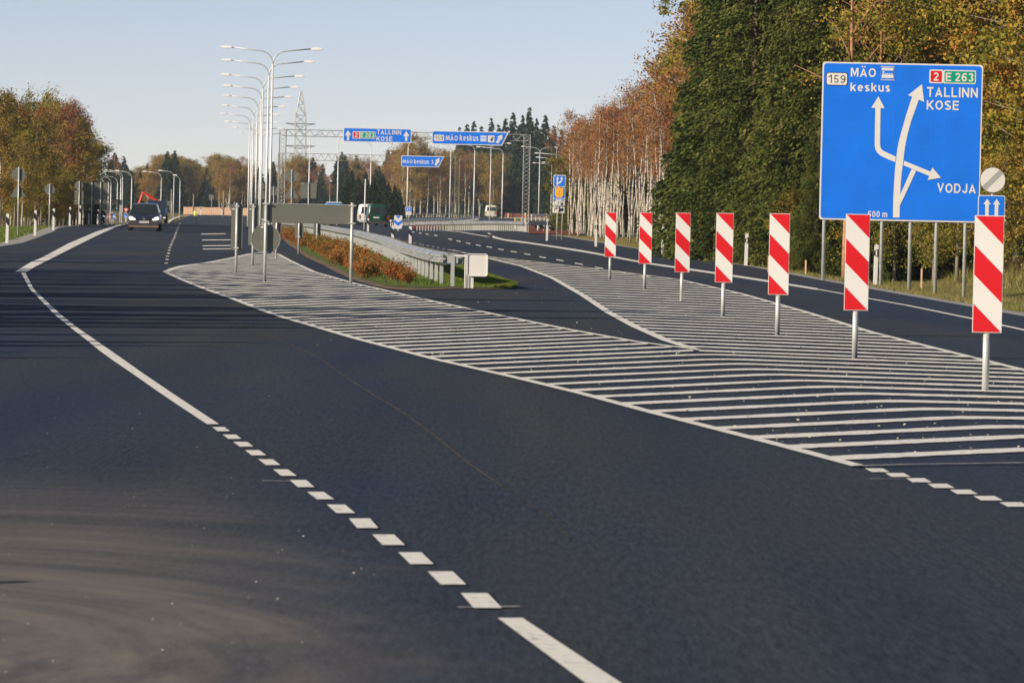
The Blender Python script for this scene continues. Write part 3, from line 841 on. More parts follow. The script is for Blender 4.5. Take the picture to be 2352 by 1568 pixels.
# ------------------------------------------------------------------ guardrails
WP = [(-.03, .0), (0, .02), (.06, .045), (.06, .085), (0, .115), (0, .125), (.06, .155), (.06, .195), (0, .22), (-.03, .24)]
def path_pts(path, step):
    out = []; d = 0
    segs = list(zip(path, path[1:]))
    L = [math.hypot(b[0] - a[0], b[1] - a[1]) for a, b in segs]; T = sum(L); n = int(T / step)
    for i in range(n + 1):
        t = T * i / n; k = 0
        while k < len(L) - 1 and t > L[k]: t -= L[k]; k += 1
        a, b = segs[k]; u = min(1, t / L[k]); out.append((a[0] + (b[0] - a[0]) * u, a[1] + (b[1] - a[1]) * u, math.atan2(b[1] - a[1], b[0] - a[0])))
    return out
def guardrail(name, path, label, spacing=2.0, double=True, m=None, pm=None, zoff=0.0, group=None, ztop=.66, post_w=.10, cap_posts=300, side=1, near_dense=False):
    m = m or rail_m; pm = pm or postw
    root = thing(name, label, 'guardrail', (path[0][0], path[0][1], Zt(*path[0]) + zoff), 0, group)
    ox, oy, oz = root.location
    pts = path_pts(path, spacing)
    if near_dense: pts = [p for p in path_pts(path[:2], .95)] + [p for p in path_pts(path[1:], 2.0)][1:]
    gz = lambda x, y: Zt(x, y) + zoff - oz
    for s_ in ((1, -1) if double else (side,)):
        mb = MB(); sec = path_pts(path, 2.0); n = len(WP)
        vs = []; fs = []
        for i, (x, y, a) in enumerate(sec):
            nx, ny = math.sin(a) * -s_, math.cos(a) * s_
            # slight dents and a lap every 4 m
            j = .004 * math.sin(i * 2.1)
            for (o_, h) in WP:
                o2 = .13 + o_ + j
                vs.append((x + nx * o2 - ox, y + ny * o2 - oy, gz(x, y) + ztop - .24 + h))
        for i in range(len(sec) - 1):
            for k in range(n - 1):
                q = i * n + k; fs.append((q, q + n, q + n + 1, q + 1))
        mb.add(vs, fs); mb.build('rail_beam', m, root)
        # lap joints: a thin collar every 4 m
        lj = MB()
        for i in range(0, len(sec), 2):
            x, y, a = sec[i]; nx, ny = math.sin(a) * -s_, math.cos(a) * s_; tx, ty = math.cos(a) * .02, math.sin(a) * .02
            vs = []; fs = []
            for (o_, h) in WP:
                o2 = .138 + o_
                vs.append((x + nx * o2 - ox - tx, y + ny * o2 - oy - ty, gz(x, y) + ztop - .24 + h)); vs.append((x + nx * o2 - ox + tx, y + ny * o2 - oy + ty, gz(x, y) + ztop - .24 + h))
            for k in range(n - 1): fs.append((2 * k, 2 * k + 1, 2 * k + 3, 2 * k + 2))
            lj.add(vs, fs)
        o = lj.build('lap_joint', galv, root); o['kind'] = 'stuff'
    pme = None
    for (x, y, a) in pts[:cap_posts]:
        if pme is None:
            mb = MB(); w = post_w / 2
            mb.box(-w, w, -.035, -.029, -.3, ztop - .02); mb.box(-w, -w + .006, -.029, .03, -.3, ztop - .02); mb.box(w - .006, w, -.029, .03, -.3, ztop - .02)
            if double: mb.box(-w * .6, w * .6, -.10, -.036, ztop - .2, ztop - .06); mb.box(-w * .6, w * .6, .031, .10, ztop - .2, ztop - .06)
            else: mb.box(-w * .6, w * .6, -.10, -.036, ztop - .2, ztop - .06)
            o = mb.build('post', pm, root); pme = o
        else:
            o = pme.copy(); COL.objects.link(o); o.parent = root
        o.location = (x - ox, y - oy, gz(x, y)); o.rotation_euler = (0, 0, a)
    return root
post_zinc = mat('post_zinc', (.56, .57, .55), .5, .2, .3, 2)
MED = [(-1.16, 82.7), (-1.40, 84.4), (-1.78, 90), (-2.45, 101), (-3.84, 129), (-6.22, 170), (-8.65, 206), (-11.9, 250), (-15.5, 285)]
gr = guardrail('guardrail', MED, 'long double sided steel guardrail on the grass median, behind the red shrubs', 1.6, post_w=.07, near_dense=True, pm=post_zinc)
# white end board of the median guardrail
b0 = G(1068, 661)
eb = thing('end_terminal', 'white rounded end board on ribbed white legs at the near end of the median guardrail', 'barrier end', (b0.x, 81.75, 0), 0)
mb = MB()
for i in range(5):
    x = -.005 + i * .024; mb.box(x, x + .014, -.03 - .012 * (i % 2), .03, 0, .64)
mb.box(-.01, .11, .03, .045, 0, .64); mb.build('ribbed_leg', postw, eb)
MB().box(-.20, .24, -.02, .06, .60, .63).build('top_bracket', postw, eb)
MB().prism_xz(rrect(.04, .43, .235, .66, .05), -.12, -.05).build('board', swhite, eb)
mb = MB()
out_, in_ = rrect(.04, .43, .235, .66, .05), rrect(.055, .415, .25, .645, .04)
n_ = len(out_)
vs = [(p[0], -.135, p[1]) for p in out_] + [(p[0], -.135, p[1]) for p in in_] + [(p[0], -.118, p[1]) for p in in_] + [(p[0], -.118, p[1]) for p in out_]
fs = []
for i in range(n_):
    j = (i + 1) % n_
    fs += [(i, j, j + n_, i + n_), (i + n_, j + n_, j + 2 * n_, i + 2 * n_), (j, i, i + 3 * n_, j + 3 * n_)]
mb.add(vs, fs); mb.build('board_rim', postw, eb)
MB().box(.115, .165, -.05, .02, 0, .3).build('leg', postw, eb)

ex = guardrail('guardrail', [(.75, 286), (.2, 291), (-1.2, 299), (-3.0, 312), (-5.0, 323), (-7.4, 331)], 'grey guardrail curving round the exit ramp, its white posts close together', .8, True)
guardrail('guardrail', [(-11.6, 408), (-10, 470), (-7, 540), (-5, 596)], 'bright guardrail running away behind the blue and white chevron sign', 3.0)
guardrail('guardrail', [(-23, 760), (-16, 800), (-9, 850), (-2, 900)], 'far guardrail with white posts at the foot of the birch wood', 3.0, True, None, None, .05)
guardrail('guardrail', [(1.6, 300), (8, 330)], 'short guardrail beside the foot of the near gantry', 2.0, False, rail_dark, postw, -.25)
guardrail('guardrail', [(1.2, 262), (5.0, 262), (9.5, 268)], 'dark shade-toned guardrail in front of the rust brown bed, white stub posts below', 1.1, True, rail_dark, postw, -.62)
guardrail('guardrail', [(2.0, 520), (9, 560), (20, 600)], 'pale far guardrail right of the near gantry', 3.0, True, None, None, .25)
guardrail('guardrail', [(-29.6, 505), (-30.5, 540), (-33, 600)], 'guardrail end seen between the striped beacon backs', 3.0, True, None, None, .0)

# ------------------------------------------------------------------ red and white beacons
def beacon(label, loc, group, back=False, rz=0.0, tilt=0.0):
    root = thing('striped_beacon', label, 'traffic beacon', loc, rz, group)
    MB().tube([(0, .035, 0), (0, .035, .55)] if not back else [(0, -.035, 0), (0, -.035, 1.52)], .03, 14).build('post', galv, root, True)
    if not back:
        p2 = MB(); p2.tube([(0, .035, .55), (0, .035, 1.47)], .03, 10); p2.build('post_top', galv, root, True)
    pan = MB().box(-.125, .125, -.004, .004, .5, 1.5).build('panel', swhite if not back else signback, root)
    W, b = .125, .006
    def band(t0, t1):
        # region between the two diagonals z = top - t - (x+W), clipped to the panel
        top = 1.5
        pts = []
        xa, xb = -W + b, W - b
        f = lambda x, t: top - t - (x + W)
        poly = [(xa, f(xa, t0)), (xb, f(xb, t0)), (xb, f(xb, t1)), (xa, f(xa, t1))]
        # clip z
        def clip(poly, zc, keep_below):
            o = []
            for i in range(len(poly)):
                p, q = poly[i], poly[(i + 1) % len(poly)]
                ip = (p[1] <= zc) == keep_below or p[1] == zc; iq = (q[1] <= zc) == keep_below or q[1] == zc
                if ip: o.append(p)
                if ip != iq:
                    t = (zc - p[1]) / (q[1] - p[1]); o.append((p[0] + (q[0] - p[0]) * t, zc))
            return o
        poly = clip(poly, top - b, True)
        if len(poly) > 2: poly = clip(poly, .5 + b, False)
        return poly
    if not back:
        for t0, t1 in ((-.26, 0.0), (.25, .5), (.75, 1.2)):
            pl = band(t0, t1)
            if len(pl) > 2: MB().prism_xz(pl, -.007, -.0045).build('red_stripe', sred, root)
    else:
        MB().box(-.115, -.055, -.006, -.0045, 1.38, 1.40).build('sticker', swhite, root)
        MB().box(-.05, .05, -.075, -.005, 1.44, 1.47).build('clamp', galv, root)
        MB().box(-.05, .05, -.075, -.005, .53, .56).build('clamp', galv, root)
    if not back:
        MB().box(-.05, .05, .004, .03, .53, .56).build('clamp', galv, root)
    return root
bl = ['nearest red and white striped beacon, cutting across the blue two-arrow sign at the right edge',
      'red and white striped beacon overlapping the bottom of the big blue direction board',
      'red and white striped beacon with fine ribs standing just left of the big blue board',
      'red and white striped beacon, fourth from the right, beside a thin white pole',
      'red and white striped beacon, fifth from the right, at the edge of the dark spruces',
      'red and white striped beacon in front of the birch trunks, second smallest of its row',
      'smallest and farthest red and white striped beacon of the row']
for (px, py), l in zip([(2263, 898), (1963, 823), (1785, 770), (1660, 728), (1565, 693), (1480, 664), (1400, 641)], bl):
    p = G(px, py)
    beacon(l, (p.x, p.y, 0), 'red and white striped beacons along the hatched area', rz=R(-3) + random.uniform(-.04, .04))
bk = ['grey back of a narrow beacon at the left of the sign group', 'grey back of a narrow beacon just left of the round grey sign', 'grey back of a narrow beacon half hidden behind the round grey sign',
      'grey back of a narrow beacon below the long sign, over the red shrubs', 'grey back of a narrow beacon in the shrubs, right of its four companions']
for (px, py), l in zip([(542, 626.7), (580.3, 609.4), (634, 594.6), (686, 583.4), (727.5, 573.8)], bk):
    p = G(px, py); beacon(l, (p.x, p.y, Zt(p.x, p.y)), 'beacons seen from behind on the left of the median', True, rz=random.uniform(-.05, .05))

# ------------------------------------------------------------------ marker posts (delineators)
def delineator(label, loc, h=1.0, group='white marker posts along the right verge', lean=0, dark='right', w=.10, rz=0.0):
    root = thing('marker_post', label, 'marker post', loc, rz, group)
    root.rotation_euler = (0, lean, rz)
    MB().prism_xz([(-w / 2, 0), (w / 2, 0), (w / 2, h - .0), (0, h + .02), (-w / 2, h - .02)], -.03, .03).build('shaft', postw, root, bevel=.006)
    if dark == 'right':
        MB().prism_xz([(-w / 2 - .002, h - .26), (w / 2 + .002, h - .30), (w / 2 + .002, h - .10), (-w / 2 - .002, h - .14)][::1], -.033, .033).build('black_band', blackp, root)
        MB().box(-.018, .018, -.037, -.034, h - .26, h - .14).build('reflector', swhite, root)
    else:
        MB().prism_xz([(-w / 2 - .002, h - .30), (w / 2 + .002, h - .42), (w / 2 + .002, h - .17), (-w / 2 - .002, h - .08)], -.033, .033).build('black_band', blackp if dark != 'orange' else orange, root)
    return root
for (px, py, D, h, l) in [(2010, 654, 106, .97, 'white marker post on the verge between the legs of the big blue board'),
                          (1713, 613.4, 131, 1.0, 'white marker post on the verge before the dark spruces, left of the ribbed beacon'),
                          (1521, 588, 154, 1.03, 'white marker post on the verge between the fifth and sixth striped beacons'),
                          (1368.4, 566.4, 179, 1.0, 'white marker post left of the smallest striped beacon'),
                          (1256, 552.9, 200, 1.0, 'white marker post beside the tall blue service sign')]:
    p = P(px, py, D); x = p.x; z = Zt(x, D) - .01
    delineator(l, (x, D, p.z - (0 if abs(p.z - z) < .35 else 0)), h, lean=random.uniform(-.01, .02))
for (px, py, D, h, l, dk) in [(1205.3, 541.5, 287, 1.22, 'white post with orange band at the end of the curved guardrail', 'orange'), (1198, 512, 330, .9, 'shorter white post with orange band just behind the guardrail end', 'orange'), (1182.5, 512, 335, .85, 'white post with orange band left of the gantry foot', 'orange')]:
    p = P(px, py, D); delineator(l, (p.x, D, Zt(p.x, D)), h, 'posts with orange bands by the exit ramp', dark=dk)
for (px, py, l, dk) in [(901.6, 558.2, 'white post with slanting black band right of the median guardrail, left of its twin', 'left'), (942, 561.6, 'white post with slanting black band on the hatching, nearest to the guardrail end board', 'left'), (845, 537, 'white post with black band in front of the green van', 'left')]:
    p = G(px, py); delineator(l, (p.x, p.y, Zt(p.x, p.y)), .74 if px != 845 else .95, 'black banded posts right of the median', dark=dk, w=.12)
lp = [(16, 558.6, 67.2, 'white marker post nearest the left edge of the road'), (80.4, 541.5, 57.8, 'second white marker post on the left verge, on the gravel edge'), (122.6, 529, 49.4, 'third marker post on the left verge, in tree shade'), (160, 519, 43, 'fourth marker post on the left verge, thin and shaded'),
      (183, 514.9, 42, 'bright marker post under the round and square sign backs'), (204, 514.9, 37, 'marker post just right of the sign back cluster'), (224, 514.9, 33.4, 'marker post left of the middle leg of the big grey board'), (242.5, 514.9, 29.7, 'marker post under the right part of the big grey board'),
      (257, 514.9, 28, 'marker post right of the big grey board'), (268, 514.9, 26.5, 'marker post under the small grey board'), (289, 510, 22, 'marker post below the small triangle sign'), (296, 508, 20, 'marker post just left of the dark car')]
for (px, py, s_, l) in lp:
    D = FPX / s_; p = P(px, py, D)
    delineator(l, (p.x, D, p.z), 1.0, 'marker posts along the left verge', dark='left', lean=random.uniform(-.01, .03))
for (px, py, D, l) in [(465, 494, 690, 'far marker post before the timber wall, right of the walker'), (513.5, 494, 690, 'far marker post at the foot of the braced pole')]:
    p = P(px, py, D); delineator(l, (p.x, D - 4, p.z), 1.3, 'far marker posts before the timber wall', dark='left', w=.16)

# ------------------------------------------------------------------ sign boards
class Board:
    """a flat board described by a photo-measured frame: TL, TR, BL in some zoom's pixels"""
    def __init__(s, root, TL, TR, BL, w, h, z_top):
        s.root = root; s.w = w; s.h = h; s.zt = z_top
        s.o = Vector(TL); s.ux = Vector(TR) - s.o; s.uy = Vector(BL) - s.o
        s.det = s.ux.x * s.uy.y - s.ux.y * s.uy.x
    def m(s, x, y):
        d = Vector((x, y)) - s.o
        u = (d.x * s.uy.y - d.y * s.uy.x) / s.det; v = (s.ux.x * d.y - s.ux.y * d.x) / s.det
        return ((u - .5) * s.w, s.zt - v * s.h)
    def poly(s, name, pts, m, y, parent, t=.003):
        return MB().prism_xz([s.m(*p) for p in pts], y - t, y).build(name, m, parent)
    def text(s, txt, x0, y0, x1, y1, m, y, parent, bold=.03, name='lettering'):
        a = s.m(x0, y1); b = s.m(x1, y0)
        ya = s.m(x0, y0)[1]
        za = s.m((x0 + x1) / 2, y1)[1]; zb = s.m((x0 + x1) / 2, y0)[1]
        return textmesh(name, txt, a[0], b[0], za, zb, y, m, parent, bold)
    def rbox(s, name, x0, y0, x1, y1, m, y, parent, r=.03, t=.003):
        a = s.m(x0, y1); b = s.m(x1, y0)
        za = s.m((x0 + x1) / 2, y1)[1]; zb = s.m((x0 + x1) / 2, y0)[1]
        return MB().prism_xz(rrect(a[0], b[0], za, zb, r), y - t, y).build(name, m, parent)
def bus_icon(bd, x0, y0, x1, y1, y, parent, ink, pane):
    w = x1 - x0; h = y1 - y0
    X = lambda u: x0 + u * w
    Y = lambda v: y0 + v * h
    f = bd.rbox('bus_symbol', x0, y0, x1, y1, pane, y, parent, .02)
    for a, b_, c, d in ((.08, .10, .92, .30), (.08, .60, .92, .86)):
        bd.rbox('bus_body', X(a), Y(b_), X(c), Y(d), ink, y - .004, parent, .01)
    for i in range(5):
        bd.rbox('bus_window', X(.12 + i * .16), Y(.50), X(.22 + i * .16), Y(.58), ink, y - .004, parent, .004)
    c0 = bd.m(X(.2), Y(.42)); r = w * .05 * bd.w / bd.ux.length
    MB().prism_xz(circ(c0[0], c0[1], r * 1.4, 14), y - .007, y - .004).build('bus_headlight', ink, parent)
    for u in (.25, .72):
        c0 = bd.m(X(u), Y(.88)); MB().prism_xz(circ(c0[0], c0[1], r * 1.2, 14), y - .010, y - .007).build('bus_wheel', pane, parent)

# --- the big direction board
DB = 104.0
cB = P(2065, 507, DB)
big = thing('direction_board', 'huge square blue direction board reading MÄO keskus, TALLINN, KOSE and VODJA', 'road sign', (cB.x, DB, 0), R(-1.5))
bw, bh, bzt = 3.82, 3.76, 5.205
bd = Board(big, (180, 78), (1592, 95), (145, 1470), bw, bh, bzt)
# post feet and tops
for i, (px, py) in enumerate([(1890.7, 637.7), (1958, 647), (2022.9, 656), (2088, 666), (2147.5, 674), (2213.4, 684)]):
    p = P(px, py, DB); x = p.x - cB.x
    MB().tube([(x, .06, p.z - .1), (x, .06, bzt - .03)], .045, 14).build('leg', galv, big, True)
for z in (1.75, 2.9, 4.0, 4.95):
    MB().box(-1.86, 1.86, .03, .07, z - .03, z + .03).build('crossbar', galv, big)
panel_edge = MB().prism_xz(rrect(-bw / 2, bw / 2, bzt - bh, bzt, .06), -.01, .01).build('panel', swhite, big)
MB().prism_xz(rrect(-bw / 2 + .035, bw / 2 - .035, bzt - bh + .035, bzt - .035, .07), -.016, -.0105).build('blue_face', sblue, big)
sheet = mat('sign_blue_seam', (.035, .25, .85), .45, 0, .05, 2.2, 0, .2)
for zx in (487, 805, 1130, 1255):
    a = bd.m(zx, 540); MB().box(a[0] - .002, a[0] + .002, -.018, -.0165, bzt - bh + .05, bzt - .05).build('sheet_joint', sheet, big)
for zy in (400, 545, 690, 815, 940, 1080, 1215, 1340):
    a = bd.m(800, zy); MB().box(-bw / 2 + .05, bw / 2 - .05, -.018, -.0165, a[1] - .0015, a[1] + .0015).build('sheet_joint', sheet, big)
Y1 = -.0185
bd.poly('arrow', [(797, 1447), (800, 1290), (807, 1150), (817, 1010), (835, 850), (853, 760), (875, 680), (915, 540), (945, 445), (968, 380), (930, 368), (1053, 270), (1072, 425), (1026, 406), (985, 520), (960, 590), (940, 660), (922, 730), (908, 800), (897, 870), (888, 950), (875, 1050), (866, 1150), (861, 1245), (857, 1345), (855, 1447)], swhite, Y1, big)
bd.poly('arrow_branch', [(860.5, 1246), (962, 1018), (1002, 1034), (858.5, 1343)], swhite, Y1 - .0035, big)
bd.poly('arrow', [(897, 947), (960, 972), (1128, 1040), (1145, 1003), (1220, 1092), (1102, 1113), (1118, 1078), (960, 1014), (890, 985)], swhite, Y1 - .007, big)
bd.poly('arrow', [(818, 958), (760, 936), (710, 914), (682, 898), (658, 875), (643, 848), (637, 810), (639, 650), (643, 482), (607, 482), (670, 380), (725, 484), (689, 484), (686, 650), (684, 800), (688, 830), (700, 850), (722, 865), (760, 882), (822, 910)], swhite, Y1, big)
bd.rbox('number_plate', 208, 172, 401, 288, sblack, Y1, big, .05); bd.rbox('number_face', 214, 178, 395, 282, swhite, Y1 - .004, big, .045)
bd.text('159', 229, 195, 382, 266, sblack, Y1 - .0085, big, .0)
bd.text('MÄO', 426, 112, 650, 210, swhite, Y1 - .001, big, .035)
bd.text('keskus', 423, 262, 775, 338, swhite, Y1 - .001, big, .035)
bus_icon(bd, 690, 115, 812, 237, Y1, big, swhite, sblue)
fr = MB(); 
for a in ((690, 115, 812, 119), (690, 233, 812, 237), (690, 115, 694, 237), (808, 115, 812, 237)):
    p, q = bd.m(a[0], a[3]), bd.m(a[2], a[1]); fr.box(p[0], q[0], Y1 - .0075, Y1 - .0045, p[1], q[1])
fr.build('bus_symbol_frame', swhite, big)
bd.rbox('route_plate', 1117, 140, 1244, 260, swhite, Y1, big, .04); bd.rbox('route_face', 1128, 151, 1228, 249, sred, Y1 - .004, big, .02)
bd.text('2', 1155, 165, 1200, 238, swhite, Y1 - .0085, big, .04)
bd.rbox('route_plate', 1240, 143, 1530, 263, swhite, Y1 - .001, big, .04); bd.rbox('route_face', 1250, 153, 1519, 253, sgreen, Y1 - .005, big, .02)
bd.text('E 263', 1262, 168, 1507, 242, swhite, Y1 - .0095, big, .03)
bd.text('TALLINN', 1096, 296, 1546, 382, swhite, Y1 - .001, big, .03)
bd.text('KOSE', 1094, 412, 1379, 494, swhite, Y1 - .001, big, .03)
bd.text('VODJA', 1186, 1143, 1528, 1226, swhite, Y1 - .001, big, .03)
bd.text('500 m', 575, 1392, 748, 1446, swhite, Y1 - .001, big, .03)

# --- end-of-restriction disc with two-arrow sign
DE = 101.0
p = P(2279, 560, DE)
es = thing('restriction_end_sign', 'round white sign with four black diagonal lines above a small blue two-arrow sign', 'road sign', (p.x, DE, 0), 0)
zc = P(2280, 413.6, DE).z; xc = P(2280, 413.6, DE).x - p.x
MB().tube([(0, .05, -.4), (xc * .9, .05, zc + .2)], .03, 12).build('post', galv, es, True)
dsc = MB().prism_xz(circ(xc, zc, .30, 40), -.01, .01).build('disc', sblack, es)
MB().prism_xz(circ(xc, zc, .288, 40), -.014, -.0105).build('disc_face', swhite, es)
for k in (-1.5, -.5, .5, 1.5):
    o = k * .032; L = math.sqrt(max(.001, .284 ** 2 - o * o)); d = .7071
    ax, az = xc - L * d + o * d, zc - L * d - o * d; bx, bz = xc + L * d + o * d, zc + L * d - o * d
    t = .0045
    MB().prism_xz([(ax + t * d, az - t * d), (bx + t * d, bz - t * d), (bx - t * d, bz + t * d), (ax - t * d, az + t * d)], -.018, -.0145).build('diagonal_line', sblack, es)
a = P(2246.8, 448, DE); b = P(2309, 448, DE); x0, x1 = a.x - p.x, b.x - p.x; zt = a.z
MB().prism_xz(rrect(x0, x1, zt - .64, zt, .05), -.01, .01).build('square_plate', swhite, es)
MB().prism_xz(rrect(x0 + .018, x1 - .018, zt - .622, zt - .018, .04), -.014, -.0105).build('blue_face', sblue, es)
for cx in (x0 + .21, x0 + .43):
    MB().prism_xz([(cx - .04, zt - .56), (cx + .04, zt - .56), (cx + .04, zt - .21), (cx + .085, zt - .21), (cx, zt - .08), (cx - .085, zt - .21), (cx - .04, zt - .21)], -.018, -.0145).build('arrow', swhite, es)

# --- gantries with overhead boards
def lattice_leg(name, x, y, z0, z1, w, parent, m, n, r=.024):
    mb = MB(); h = (z1 - z0) / n
    cs = [(-w / 2, -w / 2), (w / 2, -w / 2), (w / 2, w / 2), (-w / 2, w / 2)]
    for c in cs: mb.bar((x + c[0], y + c[1], z0), (x + c[0], y + c[1], z1), r * 1.5)
    for i in range(n):
        for k in range(4):
            a, b = cs[k], cs[(k + 1) % 4]
            if (i + k) % 2: a, b = b, a
            mb.bar((x + a[0], y + a[1], z0 + i * h), (x + b[0], y + b[1], z0 + (i + 1) * h), r * .8)
    return mb.build(name, m, parent)
def gantry(label, D, pxl, pxr, ytop_at, yb, ztop, zbot, m, nleg):
    a = P(pxl, yb, D); b = P(pxr, yb, D)
    root = thing('sign_gantry', label, 'gantry', ((a.x + b.x) / 2, D, Zt(b.x, D)), 0, None)
    L = (b.x - a.x) / 2; zt = ztop - root.location.z; zb = zbot - root.location.z
    lattice_leg('leg', -L, 0, -.3, zt, .46, root, m, nleg); lattice_leg('leg', L, 0, -.3, zt, .46, root, m, nleg)
    mb = MB()
    for yy in (-.22, .22):
        for z in (zt, zb): mb.bar((-L, yy, z), (L, yy, z), .035)
        n = int(2 * L / .75)
        for i in range(n):
            x = -L + 2 * L * i / n; x2 = -L + 2 * L * (i + 1) / n; xm = (x + x2) / 2
            mb.bar((x, yy, zb), (xm, yy, zt), .02); mb.bar((xm, yy, zt), (x2, yy, zb), .02)
    mb.build('truss_beam', m, root)
    return root
steel = mat('gantry_steel', (.42, .43, .41), .5, .3, .15, 3)
steel2 = mat('gantry_steel_far', (.30, .27, .19), .6, .2, .2, 2)
g1 = gantry('near sign gantry, a steel truss on lattice legs carrying the TALLINN and MÄO boards', 312.0, 645, 1206, 0, 540, 7.07, 6.62, steel, 26)
g2 = gantry('far sign gantry behind the first one, carrying the small MÄO keskus board', 460.0, 641, 1048, 0, 512, 7.25, 6.55, steel2, 24)
def oboard(label, D, TLv, TRv, h, TL, TR, BL, cut=None, BR=None):
    a = P(*TLv, D); b = P(*TRv, D)
    w = b.x - a.x
    root = thing('overhead_sign', label, 'road sign', ((a.x + b.x) / 2, D - .45, 0), 0)
    zt = (a.z + b.z) / 2
    B = Board(root, TL, TR, BL, w, h, zt)
    def shape(i, r):
        if cut: return [(-w / 2 + i, zt - h + i + r), (-w / 2 + i, zt - i - r), (-w / 2 + i + r, zt - i), (w / 2 - i * 2, zt - i), (w / 2 - cut - i, zt - h + i), (-w / 2 + i + r, zt - h + i)]
        return rrect(-w / 2 + i, w / 2 - i, zt - h + i, zt - i, r)
    MB().prism_xz(shape(0, .1), -.02, .02).build('panel', swhite, root)
    MB().prism_xz(shape(.06, .08), -.03, -.021).build('blue_face', sblue, root)
    MB().box(-w / 2 + .3, -w / 2 + .36, .02, .22, zt - h, zt).build('bracket', steel, root)
    MB().box(w / 2 - (cut or 0) - .4, w / 2 - (cut or 0) - .34, .02, .22, zt - h, zt).build('bracket', steel, root)
    return B, root
Y2 = -.032
B1, r1 = oboard('blue overhead board reading TALLINN KOSE with an up arrow at each end', 312, (789, 292.8), (945.7, 296.4), 1.03, (245, 125), (1195, 148), (243, 322))
for cx, t in ((313, 163), (1122, 178)):
    B1.poly('arrow', [(cx - 15, t + 137), (cx - 15, t + 72), (cx - 44, t + 72), (cx, t), (cx + 44, t + 72), (cx + 15, t + 72), (cx + 15, t + 137)], swhite, Y2, r1, .008)
B1.rbox('route_plate', 376, 181, 474, 281, swhite, Y2, r1, .05, .006); B1.rbox('route_face', 386, 191, 464, 271, sred, Y2 - .007, r1, .03, .006)
B1.text('2', 405, 200, 445, 258, swhite, Y2 - .015, r1, .04)
B1.rbox('route_plate', 470, 184, 694, 281, swhite, Y2 - .002, r1, .05, .006); B1.rbox('route_face', 479, 194, 685, 271, sgreen, Y2 - .009, r1, .03, .006)
B1.text('E 263', 487, 203, 678, 262, swhite, Y2 - .017, r1, .03)
B1.text('TALLINN', 712, 164, 1052, 226, swhite, Y2 - .004, r1, .05); B1.text('KOSE', 709, 252, 930, 314, swhite, Y2 - .004, r1, .05)
B2, r2 = oboard('blue overhead board reading 159 MÄO keskus with bus and fuel symbols', 312, (992.4, 299.5), (1169, 304.6), .98, (222, 150), (1187, 178), (218, 313), cut=.48)
B2.rbox('number_face', 250, 203, 374, 277, swhite, Y2, r2, .05, .006); B2.text('159', 262, 214, 362, 266, sblack, Y2 - .01, r2, .0)
B2.text('MÄO', 396, 197, 548, 273, swhite, Y2 - .004, r2, .05); B2.text('keskus', 570, 205, 806, 277, swhite, Y2 - .004, r2, .05)
bus_icon(B2, 825, 213, 910, 292, Y2, r2, swhite, mat('pale_blue', (.25, .40, .85), .5, 0, .05, 3))
B2.rbox('fuel_symbol', 922, 216, 1006, 298, swhite, Y2, r2, .03, .006); B2.rbox('fuel_pump', 957, 235, 983, 282, sblack, Y2 - .008, r2, .01, .006)
B2.rbox('fuel_hose', 986, 228, 993, 268, mat('hose_green', (.05, .3, .12), .5), Y2 - .008, r2, .005, .006); B2.rbox('pump_window', 961, 240, 978, 252, swhite, Y2 - .016, r2, .004, .004)
B2.poly('arrow', [(1104, 205), (1104, 268), (1088, 258), (1052, 314), (1022, 300), (1056, 246), (1034, 234)], swhite, Y2, r2, .008)
B3, r3 = oboard('small blue overhead board reading MÄO keskus 3, lower than the other two', 460, (922.2, 357.6), (1020.8, 359.6), 1.16, (1055, 518), (1650, 530), (1052, 660), cut=.58)
B3.text('MÄO', 1073, 558, 1210, 618, swhite, Y2 - .004, r3, .05); B3.text('keskus', 1228, 565, 1437, 626, swhite, Y2 - .004, r3, .05); B3.text('3', 1468, 576, 1497, 626, swhite, Y2 - .004, r3, .04)
B3.poly('arrow', [(1582, 548), (1580, 614), (1566, 604), (1541, 652), (1514, 638), (1537, 592), (1520, 580)], swhite, Y2, r3, .008)

# --- tall service sign by the exit
p = G(1290, 551); DS = p.y
ss = thing('service_sign', 'tall post with blue lane sign above a blue and orange MÄO PÜ crest sign', 'road sign', (p.x, DS, Zt(p.x, DS)), 0)
oz = ss.location.z
def lz(px, py): q = P(px, py, DS); return (q.x - p.x, q.z - oz)
B4 = Board(ss, (178, 105), (582, 118), (168, 500), .70, .68, 0)
MB().tube([(0, .06, 0), (.03, .06, lz(1290, 402)[1])], .028, 10).build('post', galv, ss, True)
x0 = lz(1271, 415)[0]; x1 = lz(1299.3, 415)[0]; za = lz(1285, 402)[1]; zb = lz(1285, 429.6)[1]
MB().prism_xz(rrect(x0, x1, zb, za, .05), -.01, .01).build('lane_panel', swhite, ss)
MB().prism_xz(rrect(x0 + .035, x1 - .035, zb + .035, za - .035, .04), -.018, -.0105).build('blue_face', sblue, ss)
w_, h_ = x1 - x0, za - zb
f4 = lambda pts: [(x0 + w_ * (x - 175) / 405, za - h_ * (y - 110) / 390) for x, y in pts]
MB().prism_xz(f4([(280, 460), (288, 245), (255, 245), (312, 160), (362, 245), (328, 245), (328, 360), (430, 290), (432, 245), (390, 245), (447, 160), (502, 245), (470, 245), (468, 310), (440, 345), (322, 425), (320, 460)]), -.025, -.019).build('arrow', swhite, ss)
zc_, zd_ = lz(1284, 431.5)[1], lz(1284, 473.2)[1]; x0b, x1b = lz(1269.8, 450)[0], lz(1298, 450)[0]
MB().prism_xz(rrect(x0b, x1b, zd_, zc_, .05), -.01, .01).build('crest_panel', swhite, ss)
MB().prism_xz(rrect(x0b + .03, x1b - .03, zd_ + .37, zc_ - .03, .03), -.018, -.0105).build('blue_face', sblue, ss)
MB().prism_xz(rrect(x0b + .03, x1b - .03, zd_ + .03, zd_ + .34, .03), -.018, -.0105).build('blue_face', sblue, ss)
